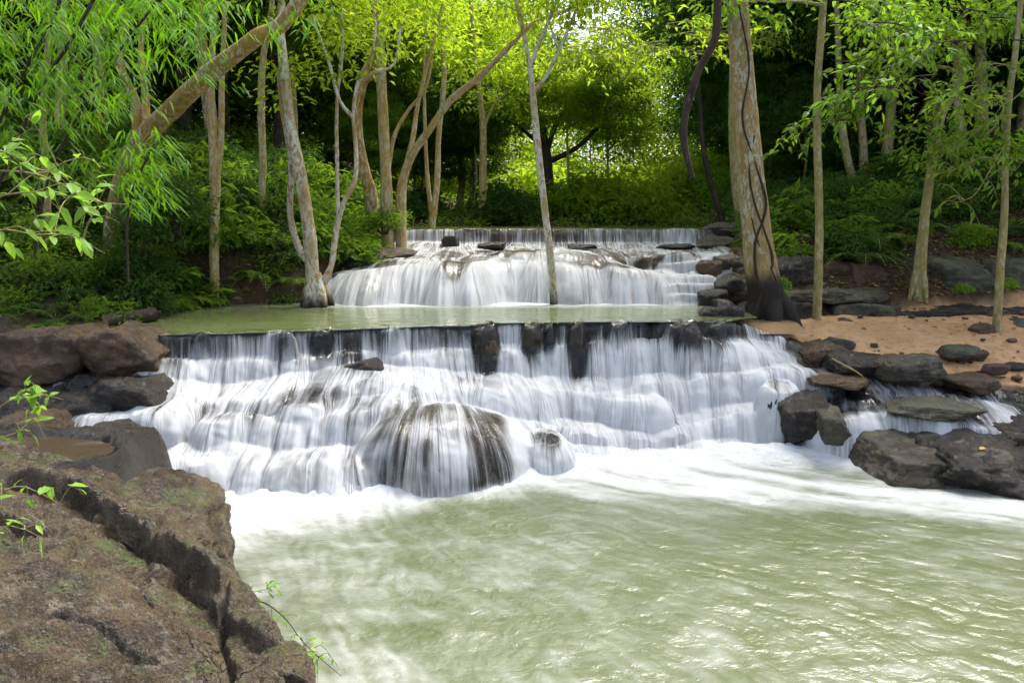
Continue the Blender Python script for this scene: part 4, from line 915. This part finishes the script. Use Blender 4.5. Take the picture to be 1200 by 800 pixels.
leafwall("far_woods", "sunlit thicket behind the mound group of trunks", -11, 2, lambda x: 29+0*x, .5, 9, 2600, L_sunlit, 41, .2, dens=-.02, thick=6)
leafwall("far_woods", "leafy understorey behind the left bank trunks", -32, -5, lambda x: 33+0*x, -.5, 7, 4200, L_green, 36, .24, dens=-.25)
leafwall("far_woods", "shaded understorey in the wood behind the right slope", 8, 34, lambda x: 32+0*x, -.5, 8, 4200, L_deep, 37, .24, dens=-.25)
leafwall("far_woods", "sunlit understorey seen above the topmost ledge", -6, 12, lambda x: 40+0*x, -.5, 6.5, 3200, L_sunlit, 38, .24, dens=-.25)
def low_tree(x, y, kind, h, s, label, group):
    root = empty("young_tree", (x, y, gz(x, y))); tag(root, label, "young tree", group)
    t = link("trunk", TM[r.randint(len(TM))], root); t.scale = (.35, .35, h/9); t.rotation_euler[2] = r.uniform(0, 6)
    for k in range(2):
        c = link("crown", CM[kind][r.randint(3)], root); c.location = (r.uniform(-.5, .5), r.uniform(-.4, .4), h-.3-k*1.3*s); c.rotation_euler[2] = r.uniform(0, 6.28); c.scale = (s, s, s*.8)
k_ = 0
while k_ < 64:
    y = r.uniform(21, 36); x = r.uniform(-.72, .72)*y; px = 600+x*FPX/y
    if -5.5 < x < 7 and y < 26: continue
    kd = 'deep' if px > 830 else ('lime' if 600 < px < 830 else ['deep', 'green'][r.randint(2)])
    low_tree(x, y, kd, r.uniform(2.2, 5.0), r.uniform(.42, .62), "low leafy young tree of the forest understorey", "young trees of the understorey"); k_ += 1
# bank trees with high crowns above the frame, added to shade the slopes
for (x, y) in [(13, 18.5), (9.5, 21), (15.5, 15.5), (12.5, 23), (17, 21), (7.5, 24), (-9.5, 17.5), (-12.5, 15.5), (-8, 20.5), (-14, 20), (-11, 23.5), (-16, 17), (-6.8, 23)]:
    far_tree(x+r.uniform(-.6, .6), y+r.uniform(-.6, .6), 'deep' if x > 0 else 'green', r.uniform(9.0, 10.5), "tall trunk holding a high crown added to shade the banks", "bank trees with crowns added for shade", crowns=2, s=1.15, tm=[1, 2, 4][r.randint(3)])
# --- bushes and undergrowth
def bush_mesh(seed, mat, n=70, per=16, L=.11, Wd=.05, R3=(.7, .6, .5), nice=False, rad=.22):
    r = rnd(seed); C = crown_pts(n, R3, r, .3, .3, seed); C[:, 2] = np.abs(C[:, 2])*1.3+.08
    lst = []
    for c in C[::5]: lst.append(tube([np.array([c[0]*.15, c[1]*.15, -.15]), c*.55, c], [.012, .009, .004], sides=5, step=.3))
    return mesh_np("foliage", *clump_leaves(C, rad, per, L, Wd, r, .5, nice), (mat,), False), mesh_np("stems", *join(lst), (B_dark,))
BM = {'lime': [bush_mesh(70+i, L_sunlit, L=.14, Wd=.06) for i in range(2)], 'deep': [bush_mesh(40+i, L_deep) for i in range(3)], 'green': [bush_mesh(50+i, L_green, L=.13) for i in range(3)], 'broad': [bush_mesh(60+i, L_green, 34, 9, .24, .11) for i in range(2)], 'moss': [bush_mesh(65, L_moss, 50, 14, .09, .045, (.6, .5, .25))]}
def bush(x, y, kind, s, label, group, z=None):
    b = BM[kind][r.randint(len(BM[kind]))]; root = empty("bush", (x, y, gz(x, y) if z is None else z)); tag(root, label, "bush", group)
    for nm, me in zip(("foliage", "stems"), b):
        o = link(nm, me, root); o.rotation_euler[2] = a_ = 0
    root.rotation_euler[2] = r.uniform(0, 6.28); sc_ = s*r.uniform(.8, 1.2); root.scale = (sc_, sc_, sc_*r.uniform(.8, 1.2))
def scatter(n, x0, x1, y0, y1, kinds, s, label, group, cond=None):
    k = 0; t = 0
    while k < n and t < n*30:
        t += 1; x = r.uniform(x0, x1); y = r.uniform(y0, y1)
        if cond and not cond(x, y): continue
        bush(x, y, kinds[r.randint(len(kinds))], s, label, group); k += 1
scatter(50, -12, -4.2, 14.6, 20, ['deep', 'green', 'broad', 'deep'], 1.0, "leafy bush in the shade of the left bank trunks", "bushes of the left bank", lambda x, y: x < shoreL(y)-.5)
scatter(22, -5.0, -2.9, 15.6, 20, ['green', 'green', 'broad'], .9, "fresh green bush on the mound left of the upper falls", "bushes of the mound", lambda x, y: x < shoreL(y)-.15)
scatter(30, -9.5, -5.5, 12.3, 15.2, ['deep', 'green', 'moss'], .7, "low bush above the pool's left shore", "bushes above the left shore")
scatter(46, 5.5, 17, 15.9, 22, ['deep', 'deep', 'broad'], .95, "dark bush on the shaded right slope", "bushes of the right slope", lambda x, y: x > shoreR(y)+.6)
scatter(20, .5, 9, 25.5, 40, ['lime'], 1.9, "sunlit yellow green bush in the clearing above the topmost ledge", "bushes of the sunlit clearing")
scatter(26, -10, 13, 24.2, 29, ['deep', 'deep', 'green'], 1.5, "dark bush in the wood behind the topmost ledge", "bushes behind the topmost ledge", lambda x, y: not 610 < 600+x*FPX/y < 830 or r.rand() < .12)
scatter(14, -20, -9, 13, 24, ['green', 'deep', 'broad'], 1.4, "bush high on the left bank slope", "bushes high on the left slope")
# ground cover: small plants, one mass each
def cover(label, n, x0, x1, y0, y1, mat, seed, L=.07, cond=None, per=7, dz=.03):
    rr = rnd(seed); x = rr.uniform(x0, x1, n); y = rr.uniform(y0, y1, n); k = n2(x, y, 1.1, 3, seed) > -.05
    if cond is not None: k &= cond(x, y)
    x, y = x[k], y[k]; P = np.c_[x, y, G(x, y)+dz+.05+rr.rand(len(x))*.25]
    V, F = clump_leaves(P, .2, per+2, L, L*.45, rr, .7, False, -.2); tag(foliage("undergrowth", V, F, mat), label, "undergrowth", kind="stuff")
cover("green weeds and creepers on the left pool shore", 5200, -9.5, -5.0, 11.9, 15.4, L_moss, 501, .07, lambda x, y: (x < shoreL(y)-.05) & ((y > 13.2) | (x > -6.9)))
cover("low dark plants covering the left forest floor", 9000, -17, -3.0, 14.3, 24, L_deep, 502, .11, lambda x, y: x < shoreL(y)-.3)
cover("low dark plants covering the right forest floor", 10000, 5, 18, 15.6, 24, L_deep, 503, .12, lambda x, y: x > shoreR(y)+.3)
cover("low plants in the wood behind the topmost ledge", 3000, -10, 14, 23.5, 34, L_green, 504, .14)

cover("weeds and seedlings on the left soil slope", 1500, -9.5, -5.0, 10.8, 13.4, L_green, 505, .09, lambda x, y: (x < shoreL(y)-.3) & (n2(x, y, .9, 3, 17) > .12))
scatter(36, 5.0, 15, 15.3, 17.8, ['deep', 'broad', 'green'], .7, "small leafy bush on the shaded soil above the rock row", "small bushes above the right rocks", lambda x, y: x > shoreR(y)+.5)
scatter(30, -10, -5.2, 13.6, 16.2, ['green', 'deep', 'moss', 'broad'], .8, "small leafy bush filling the left shore shade", "small bushes of the left shore", lambda x, y: x < shoreL(y)-.1)
scatter(8, -6.2, -4.6, 14.2, 15.2, ['moss', 'green'], .5, "low creeper patch at the pool's far left edge", "creepers at the pool edge", lambda x, y: x < shoreL(y)-.05)
def fern_mesh(seed, mat, nf=10, ln=.5):
    r = rnd(seed); P, T, N, L = [], [], [], []; st = []
    for f in range(nf):
        a = f*6.283/nf+r.uniform(-.25, .25); d = np.array([math.cos(a), math.sin(a), 0]); l = ln*r.uniform(.7, 1.15); up = r.uniform(.5, .9)
        pts = [d*l*t+np.array([0, 0, l*(up*1.5*t-1.15*t*t)]) for t in np.linspace(0, 1, 16)]; st.append(tube(pts[::3], [.004]*5+[.002], sides=4, step=.1))
        sd = np.cross(d, [0, 0, 1])
        for i in range(2, 16):
            w = ln*.26*math.sin(math.pi*min(1, (i/16)**.8))+.015
            for g_ in (-1, 1): P.append(pts[i]); T.append(sd*g_+d*.45+r.randn(3)*.08); N.append(np.array([0, 0, 1])+d*.4+r.randn(3)*.15); L.append(w)
    L = np.array(L); V, F = leaves_geo(np.array(P), np.array(T), np.array(N), L, L*.34, .2)
    return mesh_np("fronds", V, F, (mat,), False), mesh_np("stems", *join(st), (B_olive,))
FM = [fern_mesh(95, L_green), fern_mesh(96, L_deep, 12, .6), fern_mesh(97, L_green, 8, .42)]
def ferns(n, x0, x1, y0, y1, s_, label, group, cond):
    k = t_ = 0
    while k < n and t_ < n*40:
        t_ += 1; x = r.uniform(x0, x1); y = r.uniform(y0, y1)
        if not cond(x, y): continue
        root = empty("fern", (x, y, gz(x, y)-.02)); tag(root, label, "fern", group); b = FM[r.randint(3)]; link("fronds", b[0], root); link("stems", b[1], root)
        root.rotation_euler = (r.uniform(-.2, .2), r.uniform(-.2, .2), r.uniform(0, 6.28)); q_ = s_*r.uniform(.7, 1.3); root.scale = (q_, q_, q_); k += 1
ferns(90, -9.5, -3.4, 12.6, 16.2, 1.0, "green fern on the damp slope above the pool's left shore", "ferns of the left bank", lambda x, y: x < shoreL(y)-.08)
ferns(26, -9, -5.0, 11.2, 13, .7, "fern low on the soil slope behind the brown lip rocks", "ferns behind the left rocks", lambda x, y: x < shoreL(y)-.3)
ferns(80, 4.8, 14, 15.0, 18.5, 1.0, "green fern among the litter behind the right rock row", "ferns of the right bank", lambda x, y: x > shoreR(y)+.4)
t = NT("dead_leaf"); g_ = t.node("ShaderNodeNewGeometry"); M_dead = t.surf(t.princ(t.mixc(g_.outputs["Random Per Island"], (.16, .08, .03), (.30, .19, .08)), .7))
def litter(label, n, x0, x1, y0, y1, seed, cond):
    rr = rnd(seed); x = rr.uniform(x0, x1, n); y = rr.uniform(y0, y1, n); k = cond(x, y) & (n2(x, y, 1.3, 3, seed) > -.15); x, y = x[k], y[k]; n = len(x)
    P = np.c_[x, y, G(x, y)+.045]; a = rr.uniform(0, 6.28, n); T = np.c_[np.cos(a), np.sin(a), rr.uniform(-.1, .4, n)]; N = np.array([0, 0, 1.])+rr.randn(n, 3)*.35
    L = rr.uniform(.05, .12, n); V, F = leaves_geo(P, T, N, L, L*.5, .2); tag(foliage("fallen_leaves", V, F, M_dead), label, "leaf litter", kind="stuff")
litter("dead leaves scattered over the left soil slope", 9000, -11, -4.6, 10.8, 17, 521, lambda x, y: x < shoreL(y)-.1)
litter("dead leaves scattered over the right forest floor", 14000, 4.2, 13, 14.3, 19, 522, lambda x, y: x > shoreR(y)+.1)
litter("few dead leaves strewn on the sand", 260, 4.2, 10, 11, 14.2, 523, lambda x, y: x > shoreR(y)+.1)
# --- big leaf sprays near the camera
def spray(path, rad, nl, L, Wd, mat, bmat, name, label, cat, seed, group=None, droop=.3, parent=None, nice=True, twigs=0, tl=.35):
    rr = rnd(seed); base = np.array(path[0]); root = empty(name, base) if parent is None else parent
    if parent is None: tag(root, label, cat, group)
    lst = []; lv = []
    V0, F0 = tube(path, np.linspace(rad, rad*.3, len(path)), sides=6, step=.06, seed=seed); lst.append((V0, F0))
    C = V0.reshape(-1, 6, 3).mean(1) if len(V0) % 6 == 0 else V0[:-1].reshape(-1, 6, 3).mean(1)
    lines = [C]
    for k in range(twigs):
        i = int(len(C)*rr.uniform(.15, .95)); t = norm((C[min(i+1, len(C)-1)]-C[i-1])[None])[0]; d = norm((t*.6+rr.randn(3)*np.array([.8, .6, .5]))[None])[0]
        e = C[i]+d*tl*rr.uniform(.5, 1.2); mid_ = (C[i]+e)/2+np.array([0, 0, .04]); e = e+np.array([0, 0, -droop*.15])
        v, f = tube([C[i], mid_, e], [rad*.45, rad*.3, rad*.15], sides=6, step=.05, seed=k); lst.append((v, f)); c = v.reshape(-1, 6, 3).mean(1); lines.append(c)
    for ln in lines:
        m = max(2, int(nl/len(lines))); idx = np.clip((rr.uniform(.2, 1, m)*(len(ln)-1)).astype(int), 1, len(ln)-1)
        t = norm(ln[idx]-ln[idx-1]); side = np.where(rr.rand(m) < .5, 1, -1)[:, None]; s = norm(np.cross(t, np.array([0, 0, 1.0])+rr.randn(m, 3)*.2))*side
        T = norm(t*.6+s*.8+rr.randn(m, 3)*.25+np.array([0, 0, -droop])); N = norm(np.array([0, -.25, 1])+rr.randn(m, 3)*.35)
        lv.append(leaves_geo(ln[idx], T, N, L*rr.uniform(.6, 1.2, m), Wd*rr.uniform(.7, 1.15, m), .2, nice))
    V, F = join(lst); link("stem", mesh_np("stem", V-base, F, (bmat,)), root)
    V, F = join(lv); foliage("leaves", V-base, F, mat, root)
    return root
SP = lambda pts, D: [W(x, y, d) for (x, y), d in zip(pts, D if hasattr(D, '__len__') else [D]*len(pts))]
gL = "bright leafy twigs at the left"
for k, (pts, D, nl, lb) in enumerate([
    ([(-40, 200), (30, 202), (70, 215), (110, 235), (150, 240)], [6.6, 6.5, 6.4, 6.3, 6.2], 36, "bright broad-leaved twig reaching in from the left above the soil slope"),
    ([(-40, 240), (0, 230), (40, 225), (90, 232)], [6.4, 6.3, 6.2, 6.1], 22, "lower bright twig beneath the main one at left"),
    ([(-30, 170), (10, 180), (50, 200), (75, 190)], [6.5, 6.5, 6.5, 6.5], 18, "topmost bright twig by the olive trunk"),
    ([(-40, 290), (0, 270), (40, 275)], [5.8, 5.8, 5.7], 16, "low bright leaf tuft at the left frame edge"),
    ([(95, 300), (100, 270), (112, 245), (125, 215)], [7, 7, 7, 7], 20, "upright bright shoot above the soil slope")]):
    spray(SP(pts, D), .010, nl, .17, .085, L_bright, B_olive, "leafy_twig", lb, "twig", 810+k, gL, twigs=6, tl=.45)
for k, (pts, D, nl, lb) in enumerate([
    ([(-30, 500), (10, 470), (40, 462), (75, 468)], [3.6, 3.6, 3.55, 3.5], 26, "leafy twig over the glistening rocks at left"), ([(-30, 520), (10, 510), (35, 500)], [3.5, 3.5, 3.5], 14, "small leafy twig under the glistening rocks' twig"),
    ([(-20, 600), (5, 575), (30, 570), (70, 590)], [3.4, 3.4, 3.4, 3.4], 16, "green leafy sprig on the flat brown rock"), ([(-20, 640), (10, 615), (50, 630)], [3.2, 3.2, 3.2], 10, "green sprig above the mossy outcrop top")]):
    spray(SP(pts, D), .004, nl, .075, .036, L_bright, B_olive, "leafy_twig", lb, "twig", 830+k, "small sprigs over the near rocks", twigs=4, tl=.14)
gR = "drooping leafy boughs at the right"
for k, (pts, D, nl) in enumerate([([(1182, 120), (1150, 100), (1120, 108), (1095, 120)], 12.7, 50), ([(1182, 135), (1150, 150), (1120, 175), (1100, 180)], 12.6, 50), ([(1180, 190), (1150, 185), (1115, 200), (1085, 205)], 12.6, 55),
    ([(1178, 170), (1160, 200), (1140, 230), (1110, 240)], 12.5, 40), ([(1195, 150), (1210, 170), (1190, 200)], 12.4, 30), ([(1190, 80), (1165, 75), (1135, 88)], 12.7, 40), ([(1210, 90), (1195, 110), (1175, 125)], 12.5, 40), ([(1180, 110), (1160, 120), (1135, 140), (1120, 150)], 12.8, 36)]):
    spray(SP(pts, D), .012, nl, .17, .055, L_green if k % 2 else L_bright, B_olive, "leafy_bough", "drooping narrow-leaved bough on the thin right-hand sapling", "bough", 850+k, gR, droop=.6, twigs=7, tl=.5)
gU = "leafy boughs over the right bank"
for k in range(26):
    x = r.uniform(960, 1190); y = r.uniform(-10, 150)*(1 if x < 1100 else .6); D = r.uniform(11, 15)
    sg = r.choice([-1, 1]); pts = [(x, y), (x+sg*35, y+4), (x+sg*70, y+22)]
    spray(SP(pts, D), .012, 60, .17, .075, L_green if k % 3 else L_bright, B_dark, "leafy_bough", "broad-leaved bough overhanging the right bank", "bough", 880+k, gU, droop=.35, twigs=9, tl=.6)
for k in range(16):
    x = r.uniform(640, 860); y = r.uniform(-20, 60); D = r.uniform(16, 22)
    pts = [(x, y), (x+30*r.choice([-1, 1]), y+6), (x+60*r.choice([-1, 1]), y+20)]
    spray(SP(pts, D), .012, 90, .17, .07, L_sunlit, B_olive, "leafy_bough", "sunlit bough above the middle of the stream", "bough", 920+k, "sunlit boughs above the stream", droop=.2, twigs=10, tl=.9, nice=False)
# bamboo, top left
def bamboo(cul, w, D, label, seed, sprays, box):
    rr = rnd(seed); P = SP(cul, D); base = np.array(P[0]); root = empty("bamboo", base); tag(root, label, "bamboo", "bamboo canes at the left")
    add_tubes("cane", [(P, [w*PXM(D)/2]*len(P), dict(sides=8, wob=.02))], B_dark, root, base)
    Ps, Ts, Ns, Ls = [], [], [], []
    for k in range(sprays):
        px, py = rr.uniform(box[0], box[1]), rr.uniform(box[2], box[3]); d = D+rr.uniform(-1.2, 2.0); c = W(px, py, d); a = rr.uniform(0, 6.28); m = rr.randint(7, 13)
        ax_ = norm(np.array([[math.cos(a), math.sin(a)*.7, -.5]]))[0]
        for j in range(m):
            th = (j/(m-1)-.5)*2.2; s = norm(np.cross(ax_, [0, 0, 1])[None])[0]
            Ps.append(c+ax_*.03*j+rr.randn(3)*.04); Ts.append(ax_*math.cos(th)+s*math.sin(th)+np.array([0, 0, -.25])+rr.randn(3)*.12); Ns.append(np.array([0, -.3, 1])+rr.randn(3)*.4); Ls.append(rr.uniform(.11, .25))
    Ls = np.array(Ls); V, F = leaves_geo(np.array(Ps), np.array(Ts), np.array(Ns), Ls, Ls*.13, .25, True)
    foliage("leaves", V-base, F, L_bamboo, root)
bamboo([(-20, 260), (10, 190), (50, 100), (82, 50), (115, -10)], 4, 9.5, "dark bamboo cane leaning right in the upper left corner", 1001, 120, (-20, 180, -20, 120))
bamboo([(-40, 230), (0, 140), (30, 80), (62, 25), (75, -20)], 4, 9.8, "second thin bamboo cane nearer the frame's left", 1002, 100, (-20, 120, 20, 210))
bamboo([(40, 300), (60, 200), (120, 90), (170, 20), (210, -30)], 3, 10.5, "thin bamboo cane bending over the leaning trunk", 1003, 120, (60, 260, -20, 90))
bamboo([(150, 330), (150, 250), (170, 190), (200, 150)], 3, 9.2, "short bamboo shoot hanging beneath the leaning trunk", 1004, 46, (140, 195, 150, 245))
bamboo([(200, -60), (225, -30), (240, -10), (270, 0)], 3, 8.5, "bamboo tip drooping in at the top beside the leaning trunk", 1005, 26, (170, 360, -20, 40))
# shrub thicket in front of the left trunks
for k, (px, py, D, kd, s_) in enumerate([(170, 270, 13, 'deep', .9), (205, 245, 13.5, 'deep', .9), (150, 305, 12.8, 'deep', .8), (120, 330, 12.6, 'deep', .6), (190, 310, 13.3, 'deep', .7), (75, 350, 11.9, 'moss', .5), (110, 352, 12.1, 'broad', .35), (150, 350, 12.4, 'moss', .5),
    (320, 310, 14.8, 'broad', .5), (330, 345, 14.6, 'moss', .5), (300, 350, 14.7, 'moss', .45), (425, 280, 16.5, 'green', .9), (400, 270, 16.8, 'green', .8), (450, 255, 17, 'green', .7), (435, 300, 16, 'broad', .5), (225, 350, 14.4, 'moss', .5)]):
    c = W(px, py, D); bush(c[0], c[1], kd, s_, "shrub in the thicket around the left trunks", "shrubs of the left thicket", z=c[2]-.35*s_)
for k, (px, py, D) in enumerate([(912, 330, 14.6), (913, 345, 14.0), (980, 285, 16), (1130, 335, 14.0), (1010, 380, 13.6), (1180, 330, 14.2), (1040, 280, 16)]):
    c = W(px, py, D); bush(c[0], c[1], 'broad', .28 if k not in (2, 6) else .6, "small leafy plant growing between the right bank rocks", "small plants of the right bank", z=c[2]-.1)

# --- small things
lg = empty("cut_log", W(125, 378, 11.6)); tag(lg, "short cut log with pale sawn end at the pool corner", "log")
a0 = W(124, 377, 11.5); V, F = tube([a0, a0+np.array([.5, .5, .05])], [.105, .10], sides=20, wob=.06); link("bark", mesh_np("bark", V-a0, F, (B_dark,)), lg); lg.location = a0
t = NT("sawn_wood"); tc = t.node("ShaderNodeTexCoord"); wv = t.node("ShaderNodeTexWave", wave_type='RINGS', i_Scale=14, i_Distortion=2); t.l.new(tc.outputs["Object"], wv.inputs[0])
M_saw = t.surf(t.princ(t.mixc(wv.outputs[1], (.22, .13, .06), (.34, .21, .11)), .8))
ring = V[:20]-a0; ctr = ring.mean(0); dn = -norm(np.array([[.5, .5, .05]]))[0]*.004
link("sawn_end", mesh_np("sawn_end", np.vstack([ring+dn, [ctr+dn]]), [[i, (i+1) % 20, 20] for i in range(20)], (M_saw,), False), lg)
for k, (pts, D, w_, lb) in enumerate([([(140, 378), (155, 372), (172, 368), (190, 366)], 12.0, .06, "broken branch lying behind the cut log"), ([(975, 420), (1010, 440), (1012, 452)], 10.9, .014, "thin bare stick stuck across the rapids"), ([(895, 300), (930, 285), (960, 268)], 15.8, .03, "fallen bough leaning on the right slope")]):
    o = link("fallen_branch", mesh_np("fallen_branch", *tube(SP(pts, D), np.linspace(w_, w_*.5, len(pts)), sides=8, seed=k, wob=.3), (B_olive if k == 1 else B_dark,))); tag(o, lb, "branch")
# twiggy creeper at the outcrop corner
spray(SP([(282, 700), (310, 706), (335, 725), (358, 755), (400, 792)], [5.25, 5.2, 5.1, 5.0, 4.9]), .006, 16, .06, .022, L_bright, B_dark, "creeper", "wiry creeper with few leaves hanging off the outcrop edge", "creeper", 871, droop=.3, twigs=12, tl=.2)
spray(SP([(275, 703), (290, 695), (312, 690)], 5.2), .004, 30, .065, .024, L_bright, B_dark, "leafy_twig", "small leafy tuft on the outcrop's water edge", "twig", 872, droop=.1, twigs=5, tl=.12)
spray(SP([(345, 800), (352, 785), (366, 775)], 4.7), .004, 30, .06, .028, L_bright, B_dark, "leafy_twig", "leaf tuft at the very foot of the outcrop", "twig", 873, droop=.1, twigs=5, tl=.12)
# fallen leaves
t = NT("fallen_leaf"); oi = t.node("ShaderNodeObjectInfo"); M_fl = t.surf(t.princ(t.mixc(oi.outputs["Random"], (.5, .26, .05), (.42, .38, .08)), .5))
def fleaf(px, py, D, L, a, lb):
    V, F = leaves_geo(np.zeros((1, 3)), np.array([[math.cos(a), math.sin(a), .15]]), np.array([[.1, -.5, 1.]]), np.array([L]), np.array([L*.45]), .25, True)
    o = foliage("fallen_leaf", V, F, M_fl); o.location = W(px, py, D); tag(o, lb, "leaf", "fallen leaves")
fleaf(1147, 526, 9.35, .14, .3, "orange fallen leaf on the wide wet slab")
#END
